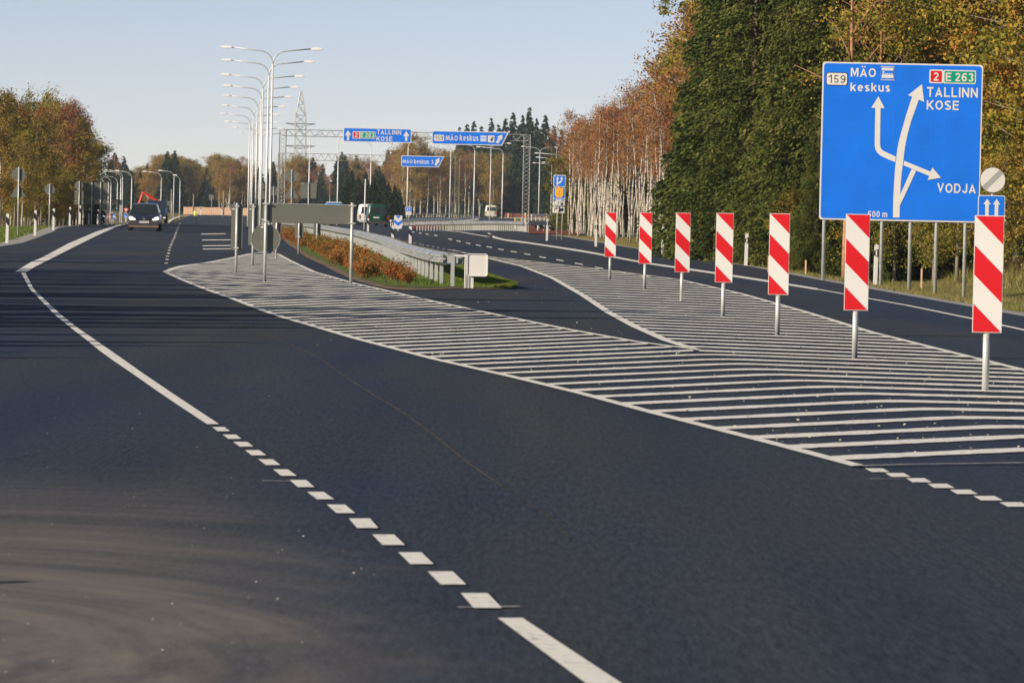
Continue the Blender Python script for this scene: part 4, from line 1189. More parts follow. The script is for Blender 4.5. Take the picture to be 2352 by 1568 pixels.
cx = (x0b + x1b) / 2; zz = zd_ + .40
MB().prism_xz([(cx - .19, zz + .48), (cx - .10, zz + .40), (cx, zz + .58), (cx + .10, zz + .40), (cx + .19, zz + .48), (cx + .20, zz + .12), (cx + .12, zz), (cx - .12, zz), (cx - .20, zz + .12)], -.025, -.019).build('crest', syellow, ss)
for k in range(3): MB().prism_xz([(cx - .07, zz + .10 + k * .1), (cx, zz + .06 + k * .1), (cx + .07, zz + .10 + k * .1), (cx, zz + .085 + k * .1)], -.03, -.026).build('crest_line', mat('crest_brown', (.25, .12, .03), .6), ss)
textmesh('lettering', 'MÄO PÜ', x0b + .06, x1b - .06, zd_ + .08, zd_ + .27, -.021, swhite, ss, .04)
ze, zf = lz(1283, 475.5)[1], lz(1283, 489)[1]
MB().box(x0b, x1b - .02, -.012, .012, zf, ze).build('distance_plate', swhite, ss)
textmesh('lettering', '3 km', x0b + .30, x1b - .09, zf + .08, ze - .07, -.015, sblack, ss, .02)
MB().prism_xz([(x0b + .08, zf + .08), (x0b + .11, zf + .08), (x0b + .12, zf + .17), (x0b + .19, zf + .20), (x0b + .19, zf + .16), (x0b + .25, zf + .22), (x0b + .19, zf + .28), (x0b + .19, zf + .245), (x0b + .10, zf + .21)], -.018, -.0125).build('arrow', sblack, ss)
q = G(1281.4, 553); s2 = thing('small_blue_sign', 'thin post with a small blue plate hidden under the service sign', 'road sign', (q.x, q.y + 6, Zt(q.x, q.y)), 0)
MB().tube([(0, 0, 0), (0, 0, 1.45)], .02, 8).build('post', galv, s2, True); MB().prism_xz(rrect(-.22, .25, 1.3, 1.55, .03), -.03, -.02).build('plate', mat('faded_blue', (.12, .25, .70), .5), s2)

# --- chevron sign and small lane sign
p = P(914, 526, 322)
cs_ = thing('chevron_sign', 'blue and white chevron board standing at the fork beside the green van', 'road sign', (p.x, 322, p.z), 0)
w2, h2 = .30, 1.0
mb = MB().prism_xz(rrect(-w2, w2, .0, h2, .04), -.01, .01).build('panel', swhite, cs_)
for k in range(2):
    zt_ = h2 - .02 - k * .5
    if k == 0: MB().prism_xz([(-.2, zt_), (.2, zt_), (0, zt_ - .22)], -.018, -.0105).build('chevron', sblue, cs_)
    MB().prism_xz([(-w2 + .01, zt_ - .30 + .02), (0, zt_ - .52 + .02), (w2 - .01, zt_ - .30 + .02), (w2 - .01, zt_ - .52), (0, zt_ - .76), (-w2 + .01, zt_ - .52)] if k == 0 else [(-w2 + .01, .0 + .08), (-.12, .01), (-w2 + .01, .01)], -.018, -.0105).build('chevron', sblue, cs_)
MB().prism_xz([(w2 - .01, .08), (w2 - .01, .01), (.12, .01)], -.018, -.0105).build('chevron', sblue, cs_)
MB().box(-.05, .05, .012, .08, -.2, .3).build('foot', galv, cs_)
p = P(937.5, 521, 400)
ls = thing('lane_sign', 'small blue and white lane arrow sign at the foot of the tall lamp', 'road sign', (p.x, 400, Zt(p.x, 400)), 0)
def lz2(px, py, D, root): q = P(px, py, D); return q.x - root.location.x, q.z - root.location.z
MB().tube([(0, .03, 0), (.05, .03, 1.9)], .025, 8).build('post', galv, ls, True)
x0, zt_ = lz2(931.8, 475, 400, ls); x1, zb_ = lz2(945, 487, 400, ls)
MB().prism_xz(rrect(x0, x1, zb_, zt_, .03), -.01, .01).build('panel', swhite, ls)
MB().prism_xz(rrect(x0 + .05, x1 - .05, zb_ + .05, zt_ - .05, .02), -.02, -.011).build('blue_face', sblue, ls)
for cx in (x0 + .18, x0 + .36): MB().box(cx - .03, cx + .03, -.03, -.021, zb_ + .09, zt_ - .12).build('arrow', swhite, ls)
MB().box(x0, x1, -.01, .01, zb_ - .28, zb_ - .01).build('lower_plate', swhite, ls)
p = P(917.6, 496, 520); bs = thing('round_sign', 'little pale violet round sign back on a post at the far guardrail', 'road sign', (p.x, 520, Zt(p.x, 520)), 0)
x0, zt_ = lz2(918, 472, 520, bs); MB().tube([(0, 0, 0), (0, 0, zt_)], .03, 8).build('post', galv, bs, True); MB().prism_xz(circ(x0, zt_, .22, 18), -.05, -.035).build('disc', mat('pale_violet', (.30, .30, .62), .5), bs)

# --- sign backs
def back_sign(name, label, cat, px, D, pybase, parts, group=None, post_top=None, posts=None, pr=.03, useground=True):
    b = P(px, pybase, D); z0 = b.z if useground is None else Zt(b.x, D)
    root = thing(name, label, cat, (b.x, D, z0), random.uniform(-.04, .04), group)
    for pp in (posts or [px]):
        xx = P(pp, pybase, D).x - b.x
        top = max(P(px, t, D).z for t in ([post_top] if post_top else [min(q[2] if q[0] != 'disc' else q[2] - q[3] for q in parts)])) - z0
        MB().tube([(xx, -pr - .012, -.1), (xx, -pr - .012, top + .02)], pr, 12).build('post', galv, root, True)
    for q in parts:
        if q[0] == 'disc':
            c = P(q[1], q[2], D); r = q[3] * D / FPX
            MB().prism_xz(circ(c.x - b.x, c.z - z0, r, 32), -.006, .006).build('disc', signback, root)
            MB().box(c.x - b.x - .09, c.x - b.x + .09, -.02, -.0065, c.z - z0 + r * .8, c.z - z0 + r * .8 + .025).build('clamp', galv, root)
            MB().box(c.x - b.x - .09, c.x - b.x + .09, -.02, -.0065, c.z - z0 - r * .9, c.z - z0 - r * .9 + .025).build('clamp', galv, root)
        elif q[0] == 'tri':
            _, x0, y0, x1, y1 = q
            a = P(x0, y1, D); c = P(x1, y1, D); t = P((x0 + x1) / 2, y0, D)
            MB().prism_xz([(a.x - b.x, a.z - z0), (c.x - b.x, c.z - z0), (t.x - b.x + .03, t.z - z0), (t.x - b.x - .03, t.z - z0)], -.006, .006).build('triangle', signback, root)
        elif q[0] == 'tri_down':
            _, x0, y0, x1, y1 = q
            a = P(x0, y0, D); c = P(x1, y0, D); t = P((x0 + x1) / 2, y1, D)
            MB().prism_xz([(a.x - b.x, a.z - z0), (c.x - b.x, c.z - z0), (t.x - b.x, t.z - z0)], -.006, .006).build('triangle', signback, root)
        else:
            _, x0, y0, x1, y1 = q[:5]
            a = P(x0, y0, D); c = P(x1, y1, D)
            MB().prism_xz(rrect(a.x - b.x, c.x - b.x, c.z - z0, a.z - z0, .02), -.006, .006).build('plate', q[5] if len(q) > 5 else signback, root)
            MB().box(a.x - b.x + .02, a.x - b.x + .12 + (c.x - a.x) * .1, -.02, -.0065, a.z - z0 - .06, a.z - z0 - .035).build('clamp', galv, root)
    return root
# long grey sign on two posts, round grey sign on the left post
D1 = 84.3
pa = P(608, 650, D1); pb = P(806, 648, D1)
ls_ = thing('direction_sign', 'long low grey sign back held between two steel posts in front of the median', 'road sign', (pa.x, D1, 0), 0)
wd = pb.x - pa.x
for x in (0, wd): MB().tube([(x, -.04, 0), (x, -.04, 1.55)], .031, 14).build('post', galv, ls_, True); MB().tube([(x, -.04, 1.551), (x, -.04, 1.565)], .034, 14).build('post_cap', galv, ls_, True)
MB().box(-.07, wd + .09, -.006, .006, 1.145, 1.525).build('plate', signback, ls_)
for x in (0, wd):
    for z in (1.50, 1.16): MB().box(x - .07, x + .07, -.08, -.0065, z, z + .02).build('clamp', galv, ls_)
edge = MB().box(-.07, wd + .09, -.014, -.0065, 1.513, 1.525).build('plate_rim', galv_dull, ls_)
MB().box(-.09, -.04, -.009, -.0065, 1.20, 1.215).build('sticker', swhite, ls_)
rs = thing('round_sign', 'large round grey sign back hung low on the left post of the long sign', 'road sign', (pa.x, D1 + .02, 0), 0)
MB().prism_xz(circ(0, .83, .283, 48), -.004, .004).build('disc', signback, rs)
mb = MB(); n_ = 48
c1 = circ(0, .83, .283, 48); c2 = circ(0, .83, .276, 48)
mb.add([(x, -.010, z) for x, z in c1] + [(x, -.010, z) for x, z in c2] + [(x, -.0045, z) for x, z in c1], [(i, (i + 1) % n_, (i + 1) % n_ + n_, i + n_) for i in range(n_)] + [((i + 1) % n_, i, i + 2 * n_, (i + 1) % n_ + 2 * n_) for i in range(n_)])
mb.build('rim', galv_dull, rs)
for z in (1.085, .565): MB().box(-.06, .06, -.05, -.005, z, z + .02).build('clamp', galv, rs)
MB().box(-.10, -.045, -.009, -.005, 1.045, 1.07).build('sticker', swhite, rs)
back_sign('square_sign', 'square grey sign back above the right half of the long sign', 'road sign', 707, 268, 533, [('rect', 690.5, 419.6, 726.5, 455.8)])
back_sign('round_sign', 'grey disc over grey triangle sign back in front of the pylon', 'road sign', 668, 300, 527, [('disc', 670, 404.5, 15), ('tri', 652.3, 427, 686, 455.7)])
back_sign('round_sign', 'grey round sign back between the lamp posts and the lattice leg', 'road sign', 627.5, 420, 512, [('disc', 628.6, 439, 11)])
back_sign('round_sign', 'grey disc over a square sign back among the foot of the lamp posts', 'road sign', 597, 420, 512, [('disc', 598, 427.6, 10), ('rect', 586, 438, 608, 457.5)])
back_sign('round_sign', 'grey disc over grey triangle sign back on the far left verge', 'road sign', 41, 178, 539.3, [('disc', 43, 400.8, 15.8), ('tri', 23.5, 422.7, 60, 453)], useground=None)
back_sign('round_sign', 'dark round sign back under the left trees, beside the braced wooden pole', 'road sign', 113, 235, 520, [('disc', 114, 435, 12)])
back_sign('sign_cluster', 'round, square and small rectangular sign backs stacked on one post', 'road sign', 181, 262, 515, [('disc', 181, 426.4, 10), ('rect', 171, 437.7, 191.5, 459), ('rect', 171, 460, 191.5, 471)])
back_sign('board', 'big grey board back on three legs beyond the left marker posts', 'road sign', 210, 300, 515, [('rect', 191, 418.6, 250, 471)], posts=[210, 230, 248], pr=.04)
back_sign('board', 'small low grey board back left of the dark car', 'road sign', 269, 320, 512, [('rect', 256, 458.6, 286.5, 471)], posts=[268, 281], pr=.04)
back_sign('board', 'grey board back right of the truck', 'road sign', 392, 620, 500, [('rect', 379, 461, 395, 482)], posts=[394], pr=.05)
back_sign('square_sign', 'small grey square sign back before the far dark trees', 'road sign', 485.5, 660, 493, [('rect', 480, 447, 491.5, 459)])
back_sign('give_way_sign', 'grey triangle sign back beside the cream van', 'road sign', 1102, 640, 503, [('tri_down', 1096, 468, 1109, 478)])
pinkm = mat('pink_white', (.70, .36, .32), .5)
p = P(289, 507, 520); yt = thing('yield_sign', 'small red and white triangle over a blue disc left of the dark car', 'road sign', (p.x, 520, Zt(p.x, 520)), 0)
MB().tube([(0, .03, 0), (0, .03, 1.7)], .03, 8).build('post', galv, yt, True)
MB().prism_xz([(-.36, 1.62), (.36, 1.62), (0, 1.02)], -.01, .01).build('triangle', sred, yt); MB().prism_xz([(-.20, 1.54), (.20, 1.54), (0, 1.2)], -.02, -.011).build('triangle_face', swhite, yt)
MB().prism_xz(circ(0, .72, .28, 18), -.01, .01).build('disc', mat('faded_blue', (.12, .25, .70), .5), yt)
for (px, l, c) in ((241, 'low blue and white board beyond the marker posts', (.25, .28, .55)), (261, 'second low blue board beyond the marker posts', (.14, .2, .6)), (249.5, 'low pinkish warning board between two marker posts', (.55, .22, .2))):
    p = P(px, 508, 455); o = thing('warning_board', l, 'road sign', (p.x, 455, Zt(p.x, 455)), 0)
    MB().prism_xz(rrect(-.22, .22, .35, .95, .05), -.01, .01).build('plate', mat('low_board_%d' % px, c, .5), o)
    MB().prism_xz([(-.2, .5), (0, .62), (.2, .5), (.2, .62), (0, .75), (-.2, .62)], -.02, -.011).build('chevron', swhite, o); MB().tube([(0, .03, 0), (0, .03, .9)], .03, 6).build('post', galv, o)
# thin poles
for (px, py, D, h, l, c) in ((1639.5, 601, 141, 2.2, 'thin white pole on the verge in front of the dark spruces', 'pole'), (836.5, 528, 315, 3.66, 'plain white pole in front of the white and green vans', 'pole')):
    p = P(px, py, D); o = MB().tube([(0, 0, 0), (.02, 0, h)], .022 if D < 200 else .05, 10).build('thin_pole', postw, None, True, loc=(p.x, D, p.z)); tag(o, l, c)
for (px, py, D, h) in ((1720 + 20, 620, 128, .30), (1859, 637, 113, .42), (2245, 690, 100, .5), (1765, 624, 126, .3)):
    pass
for (px, py, h, l) in ((1765, 619, .36, 'short wooden stake in the verge left of the big board'), (1850, 632, .40, 'grey stake in the weeds left of the big board'), (2116, 660, .50, 'wooden stake between the legs of the big blue board')):
    p = P(px, py, 116); o = MB().box(-.02, .02, -.02, .02, -.1, h).build('wooden_stake', plankm, None, loc=(p.x, 116, p.z)); tag(o, l, 'stake')

# ------------------------------------------------------------------ lamps
def arm_pts(xs, zt, L, n=8):
    """curved arm from the pole top going out by L (sign) and rising slightly"""
    s_ = 1 if L > 0 else -1; a = abs(L); out = []
    r = .75
    for i in range(n):
        t = i / (n - 1) * math.pi / 2
        out.append((s_ * (r - r * math.cos(t)), 0, zt - r + r * math.sin(t)))
    out.append((s_ * a, 0, zt + .10 + .04 * (a - r)))
    return out
pole_w = mat('lamp_pole_zinc', (.74, .74, .71), .45, .1, .08, 4)
def lamp(label, px, py, D, H, arms, group, rp=.058, hl=.62, s_=1.0):
    b = P(px, py, D); z0 = Zt(b.x, D)
    root = thing('street_lamp', label, 'street lamp', (b.x, D, z0), random.uniform(-.03, .03), group)
    zt = b.z - z0 if H is None else H
    MB().tube([(0, 0, 0), (0, 0, zt * .35), (0, 0, zt - .7)], [rp * 1.3, rp * 1.1, rp * .8], 10).build('pole', pole_w, root, True)
    for L in arms:
        ap = arm_pts(0, zt, L); MB().tube(ap, rp * .6, 8).build('arm', galv, root, True)
        e = Vector(ap[-1]); d = 1 if L > 0 else -1
        hd = MB(); 
        prof = [(0, -.04), (.08, -.07), (.35, -.09), (hl, -.05), (hl + .03, .0), (hl * .7, .07), (.12, .06), (0, .03)]
        hd.prism_xz([(e.x + d * (x - .08), e.z + z) for x, z in prof], -.14, .14)
        hd.build('lamp_head', lampw, root, bevel=.02)
    return root
dbl = [(627, 116.5), (617.7, 145.5), (604.4, 178.5), (600.6, 203), (591.8, 224), (582.5, 244), (574, 260.6), (578.5, 276), (591.8, 288), (602, 298)]
for i, (px, y) in enumerate(dbl):
    s_ = (478 - y) / 8.57; D = FPX / s_
    lamp('tall double armed street lamp with white heads in the row along the median', px, y + 8, D, 10 - .0, (-2.3 + .02 * i, 2.15), 'double armed lamps in a row along the median')
lamp('double armed street lamp whose arms show under the MÄO keskus board', 1036, 334, 560, 10, (-2.1, 2.1), None)
lamp('double armed street lamp directly above the cream van', 1128, 339, 568, 10, (-2.1, 2.1), None)
lamp('double armed street lamp right of the gantry leg, before the dark spruces', 1240, 352, 610, 10, (-2.1, 2.1), None)
sg = [(1156, 342, -3.1, 'lamp with long arm reaching left, right of the cream van'), (1091, 334, -1.8, 'tall lamp post rising to the bottom edge of the MÄO keskus board'), (1056, 383, 3.0, 'lamp with arm to the right beside the far gantry leg'), (1104, 392, 2.9, 'lamp with arm to the right, left of the cream van'),
      (1125, 399, 3.0, 'lamp with arm to the right just above the cream van'), (1019, 409, 3.4, 'lamp with arm to the right, left of the far gantry leg'), (1064, 421, 3.0, 'short looking far lamp with arm to the right, among birch trunks'),
      (1292, 356, -3.5, 'lamp rising behind the service sign with long arm to the left'), (1291, 376, -2.9, 'lamp with lower arm to the left behind the service sign'), (1278, 378, -3.6, 'lamp left of the service sign, arm to the left'),
      (778, 312, 1.0, 'slim lamp post left of the TALLINN board'), (938, 325, 2.2, 'lamp post passing behind the TALLINN board, arm to the right'), (853, 326, -1.2, 'lamp post under the middle of the TALLINN board'), (712, 310, 1.6, 'slim lamp post right of the pylon'),
      (1268, 364, -2.0, 'lamp post close to the white birch left of the service sign'),
      (738, 412, 2.6, 'distant small lamp right of the square sign back'), (789, 414, -3.0, 'distant small lamp above the blue van')]
for (px, y, L, l) in sg:
    yhh = yh(px); D = FPX / ((yhh - y) / 8.57); 
    if D > 900: D = 900; 
    H = None
    lamp(l, px, y, D, H, (L,), None, rp=.065)
sl2 = [(817, 780, 705, 500, 'first lamp with left arm, over the big grey board'), (865, 778, 757, 505, 'lamp with left arm just right of the big grey board'), (890, 745, 775, 500, 'lamp with left arm over the small low board, left of a twin'), (903, 737, 790, 490, 'lamp with left arm over the small low board, right of a twin'),
       (970, 743, 875, 495, 'lamp with left arm directly left of the dark car'), (1187, 748, 1075, 600, 'lamp with left arm rising behind the truck'), (1280, 740, 1190, 610, 'lamp with left arm right of the truck'), (1325, 770, 1300, 600, 'lamp with very short arm at the left end of the timber wall')]
for (zx, zy, hx, D, l) in sl2:
    px, py = .3125 * zx, 163.3 + .3125 * zy
    lamp(l, px, py, D, None, ((hx - zx) * .3125 * D / FPX,), None, rp=.055)
lamp('far lamp with left arm above the timber wall', 539, 430, 900, None, (-2.6,), None, rp=.06)

# ------------------------------------------------------------------ pylon, poles, timber wall
Dp = 1050.0
b = P(686, 489, Dp)
py = thing('power_pylon', 'steel lattice power pylon behind the sign backs', 'pylon', (b.x, Dp, 0), R(8))
k_ = Dp / FPX
def pz(y): return P(686, y, Dp).z
def sect(y): return pz(y)
lv = [(pz(492), 3.3), (pz(418), 2.4), (pz(372), 1.55), (pz(340), 1.35), (pz(285), 1.28), (pz(265), 1.22), (pz(241), .72), (pz(210), .16)]
legs = [MB() for _ in range(4)]
sg4 = [(-1, -1), (1, -1), (1, 1), (-1, 1)]
for k, (sx, sy) in enumerate(sg4):
    for (z0, w0), (z1, w1) in zip(lv, lv[1:]): legs[k].bar((sx * w0, sy * w0, z0), (sx * w1, sy * w1, z1), .13)
    legs[k].build('leg', steel, py)
br = MB()
for (z0, w0), (z1, w1) in zip(lv, lv[1:]):
    n = max(1, int((z1 - z0) / (w0 * 2.0)))
    for i in range(n):
        za = z0 + (z1 - z0) * i / n; zb = z0 + (z1 - z0) * (i + 1) / n; wa = w0 + (w1 - w0) * i / n; wb = w0 + (w1 - w0) * (i + 1) / n
        for k in range(4):
            a, c = sg4[k], sg4[(k + 1) % 4]
            br.bar((a[0] * wa, a[1] * wa, za), (c[0] * wb, c[1] * wb, zb), .07); br.bar((c[0] * wa, c[1] * wa, za), (a[0] * wb, a[1] * wb, zb), .07)
            br.bar((a[0] * wb, a[1] * wb, zb), (c[0] * wb, c[1] * wb, zb), .07)
br.build('bracing', steel, py)
for z, L in ((pz(287), 3.6), (pz(338), 3.6)):
    c = MB(); c.bar((-L, 0, z + .3), (L, 0, z + .3), .18); c.bar((-L, 0, z + .3), (0, 0, z - .4), .12); c.bar((L, 0, z + .3), (0, 0, z - .4), .12); c.build('crossarm', steel, py)
def utility(label, px, yb, D, H, brace, parts=None):
    b = P(px, yb, D); z0 = Zg(b.x, D)
    root = thing('utility_pole', label, 'pole', (b.x, D, z0), 0)
    top = b.z + H - z0
    MB().tube([(0, 0, -.2), (0, 0, top)], [.13, .09], 10).build('pole', woodm, root, True)
    if brace: MB().tube([(brace, .1, -.2), (0, .1, top * .78)], [.10, .08], 8).build('brace', woodm, root, True)
    return root
utility('grey wooden pole with a slanting brace before the left trees', 139, 500, 300, 3.7, -2.2)
utility('reddish wooden pole with a slanting brace above the timber wall', 513, 493, 660, 3.6, 1.9)
utility('thin grey pole above the timber wall, behind the walker', 444, 493, 680, 3.2, None)
utility('plain wooden pole before the far trees, right of the truck', 393, 497, 640, 4.0, None)
tw0 = P(421, 493.6, 700); tw1 = P(600, 496, 700)
tw = thing('timber_wall', 'low wall of fresh orange planks at the far end of the left road', 'wall', (tw0.x, 700, Zt(tw0.x, 700)), 0)
n_ = 36; Lw = tw1.x - tw0.x; pm_ = None
for i in range(n_):
    w = Lw / n_
    if pm_ is None:
        pm_ = MB().box(.01, w - .01, 0, .05, 0, 1.22).build('plank', plankm, tw); o = pm_
    else:
        o = pm_.copy(); COL.objects.link(o); o.parent = tw
    o.location = (i * w, random.uniform(-.015, .015), random.uniform(-.02, .02))
MB().box(0, Lw, .06, .14, .9, 1.0).build('rail', plankm, tw); MB().box(0, Lw, .06, .14, .2, .3).build('rail', plankm, tw)
# brown fence on the far right with paler posts
f0 = P(1158, 499.5, 650); f1 = P(1340, 503, 650)
bf = thing('brown_fence', 'brown board fence with paler posts at the foot of the dark spruces', 'fence', (f0.x, 650, f0.z), 0)
Lw = f1.x - f0.x; n_ = 9; pm_ = None
for i in range(n_):
    for r_ in range(4):
        w = Lw / n_
        if pm_ is None:
            pm_ = MB().box(.05, w - .05, 0, .04, .02, .155).build('board', brownwood, bf); o = pm_
        else:
            o = pm_.copy(); COL.objects.link(o); o.parent = bf
        o.location = (i * w, 0, r_ * .165)
for x in (P(1167, 499, 650).x, P(1255, 499, 650).x, P(1311, 499, 650).x):
    MB().box(x - f0.x - .09, x - f0.x + .09, -.06, -.005, -.1, .70).build('post', plankm, bf)
MB().box(0, Lw, -.02, .06, -.45, .0).build('plinth', mat('concrete', (.38, .37, .34), .85), bf)

# ------------------------------------------------------------------ vehicles
def wheel(root, x, y, r, w, rim=True):
    m1 = MB(); n = 20
    vs = []; fs = []
    prof = [(-w / 2, r * .62), (-w / 2, r * .92), (-w / 2 + .03, r), (w / 2 - .03, r), (w / 2, r * .92), (w / 2, r * .62)]
    for i in range(n):
        a = 2 * math.pi * i / n
        for (o_, rr) in prof: vs.append((x + o_, y + rr * math.cos(a), r + rr * math.sin(a)))
    k = len(prof)
    for i in range(n):
        j = (i + 1) % n
        for q in range(k - 1): fs.append((i * k + q, j * k + q, j * k + q + 1, i * k + q + 1))
    m1.add(vs, fs); t = m1.build('tyre', rubber, root, True)
    r_ = MB(); vs = [(x - w / 2 + .02, y + r * .62 * math.cos(2 * math.pi * i / 16), r + r * .62 * math.sin(2 * math.pi * i / 16)) for i in range(16)] + [(x + w / 2 - .02, y + r * .62 * math.cos(2 * math.pi * i / 16), r + r * .62 * math.sin(2 * math.pi * i / 16)) for i in range(16)]
    r_.add(vs, [tuple(range(16))[::-1], tuple(range(16, 32))] + [(i, (i + 1) % 16, (i + 1) % 16 + 16, i + 16) for i in range(16)])
    r_.build('rim', galv_dull, t)
    return t
def loft(sections, mirror=True):
    """sections: list of (y, [(x,z),...]) right half from bottom centre to top centre; closes ends"""
    mb = MB(); rings = []
    for y, pts in sections:
        ring = [(x, y, z) for x, z in pts] + [(-x, y, z) for x, z in pts[::-1]]
        rings.append(ring)
    n = len(rings[0]); vs = [p for r in rings for p in r]; fs = []
    for i in range(len(rings) - 1):
        for k in range(n):
            a = i * n + k; b = i * n + (k + 1) % n
            fs.append((a, b, b + n, a + n))
    fs.append(tuple(range(n))[::-1]); fs.append(tuple((len(rings) - 1) * n + k for k in range(n)))
    mb.add(vs, fs); return mb
def fix_normals(o):
    bm = bmesh.new(); bm.from_mesh(o.data); bmesh.ops.recalc_face_normals(bm, faces=bm.faces[:]); bm.to_mesh(o.data); bm.free(); return o
headm = mat('headlight_glass', (.9, .88, .82), .1, 0, .03, 4)
# dark hatchback coming towards the camera
pc = P(340, 531, 235)
car = thing('parked_car', 'dark blue hatchback with headlights on driving towards the viewer on the left road', 'car', (pc.x, 233, Zt(pc.x, 233)), R(3))
car.name = 'dark_car'
navy = mat('navy_paint', (.012, .018, .035), .22, .2, .05, 3, 0, .6, .6)
trim = mat('bumper_plastic', (.05, .04, .035), .55, 0, .15, 6)
def csec(w, z0, zs, zt): return [(0, z0), (w * .86, z0), (w * .97, z0 + .10), (w, (z0 + zs) / 2), (w * .98, zs), (w * .90, zt), (w * .55, zt + .03), (0, zt + .05)]
body = loft([(-2.05, csec(.70, .30, .52, .60)), (-2.0, csec(.78, .24, .58, .66)), (-1.85, csec(.83, .20, .62, .72)), (-1.3, csec(.86, .18, .72, .84)), (-.95, csec(.865, .18, .78, .90)), (-.6, csec(.865, .18, .80, .92)), (.9, csec(.865, .18, .82, .92)), (1.7, csec(.85, .20, .82, .90)), (2.0, csec(.78, .26, .78, .86))])
fix_normals(body.build('body', navy, car, True))
def gsec(w, z, k): return [(0, z - .02), (w, z - .02), (w * .98, z), (w * k, z + .02), (0, z + .03)]
cab = MB()
ys = [-.98, -.30, .35, 1.2, 1.75]
low = [(-.98, .80, .91), (-.80, .82, .93), (1.6, .80, .92), (1.78, .76, .92)]
roof = [(-.28, .60, 1.40), (.1, .63, 1.45), (.9, .62, 1.44), (1.45, .56, 1.36)]
vs = []
for (y, w, z) in low: vs += [(-w, y, z), (w, y, z)]
for (y, w, z) in roof: vs += [(-w, y, z), (0, y, z + .03), (w, y, z)]
cab.add(vs, [(8, 11, 12, 9), (9, 12, 13, 10), (11, 14, 15, 12), (12, 15, 16, 13), (14, 17, 18, 15), (15, 18, 19, 16)])
fix_normals(cab.build('roof', navy, car, True))
ws = MB(); ws.add([(-.79, -.96, .92), (.79, -.96, .92), (.585, -.285, 1.392), (0, -.285, 1.42), (-.585, -.285, 1.392)], [(0, 1, 2, 3, 4)]); wso = ws.build('windscreen', glassd, car)
for s_ in (-1, 1):
    MB().add([(s_ * .815, -.80, .93), (s_ * .80, 1.6, .93), (s_ * .56, 1.45, 1.36), (s_ * .62, .9, 1.43), (s_ * .63, .1, 1.44), (s_ * .60, -.28, 1.39)], [(0, 1, 2, 3, 4, 5)]).build('side_window', glassd, car)
    MB().tube([(s_ * .80, -.97, .91), (s_ * .60, -.29, 1.40), (s_ * .61, .1, 1.45)], .022, 6).build('pillar', mat('pillar_grey', (.10, .12, .14), .3, .2), car, True)
    hp = [(s_ * .42, .60), (s_ * .50, .57), (s_ * .76, .60), (s_ * .80, .70), (s_ * .74, .76), (s_ * .60, .73)]
    h_ = MB().prism_xz(hp, -2.06, -1.90).build('headlight', headm, car); 
    MB().box(s_ * .88 - .07, s_ * .88 + .07, -.88, -.75, .90, 1.0).build('mirror', navy, car, bevel=.02)
    MB().box(s_ * .60 - .06, s_ * .60 + .06, -2.07, -2.03, .36, .43).build('fog_light', headm if s_ < 0 else trim, car)
MB().add([(-.76, 1.77, .93), (.76, 1.77, .93), (.55, 1.46, 1.35), (-.55, 1.46, 1.35)], [(0, 3, 2, 1)]).build('rear_window', glassd, car)
MB().prism_xz(rrect(-.80, .80, .22, .55, .08), -2.12, -1.95).build('bumper', trim, car, bevel=.02)
MB().prism_xz(rrect(-.36, .36, .60, .68, .03), -2.08, -2.0).build('grille', blackp, car)
MB().prism_xz(rrect(-.07, .07, .62, .68, .03), -2.10, -2.081).build('badge', chrome, car)
npl = MB().box(-.27, .27, -2.14, -2.125, .42, .53).build('number_plate', swhite, car)
MB().box(-.268, -.225, -2.145, -2.141, .422, .528).build('plate_band', sblue, npl)
for i in range(6): MB().box(-.19 + i * .065 + (i > 2) * .03, -.15 + i * .065 + (i > 2) * .03, -2.144, -2.141, .45, .50).build('plate_character', mat('grey_ink', (.25, .25, .24), .6), npl)
MB().box(-.78, .78, -2.13, -1.98, .20, .27).build('lower_lip', mat('dusty_lip', (.22, .15, .09), .8), car)
for s_ in (-1, 1):
    for y in (-1.32, 1.3): wheel(car, s_ * .76, y, .31, .19)
for s_ in (-1, 1):
    MB().box(s_ * .35 - .22, s_ * .35 + .22, -.1, .02, .65, 1.1).build('seat', mat('seat_cloth', (.10, .11, .08), .9), car, bevel=.04)
hl = bpy.data.lights.new('headlamp', 'SPOT')   # the headlights are lit in the photograph
bpy.data.lights.remove(hl)
lit = bpy.data.materials.new('lit_headlight'); lit.use_nodes = True
e_ = lit.node_tree.nodes['Principled BSDF']; e_.inputs['Base Color'].default_value = (.9, .88, .8, 1); e_.inputs['Emission Color'].default_value = (1, .95, .85, 1); e_.inputs['Emission Strength'].default_value = 1.6
for c in kids(car):
    if c.name.startswith('headlight') or c.name.startswith('fog_light'):
        if c.data.materials[0] == headm: c.data.materials[0] = lit

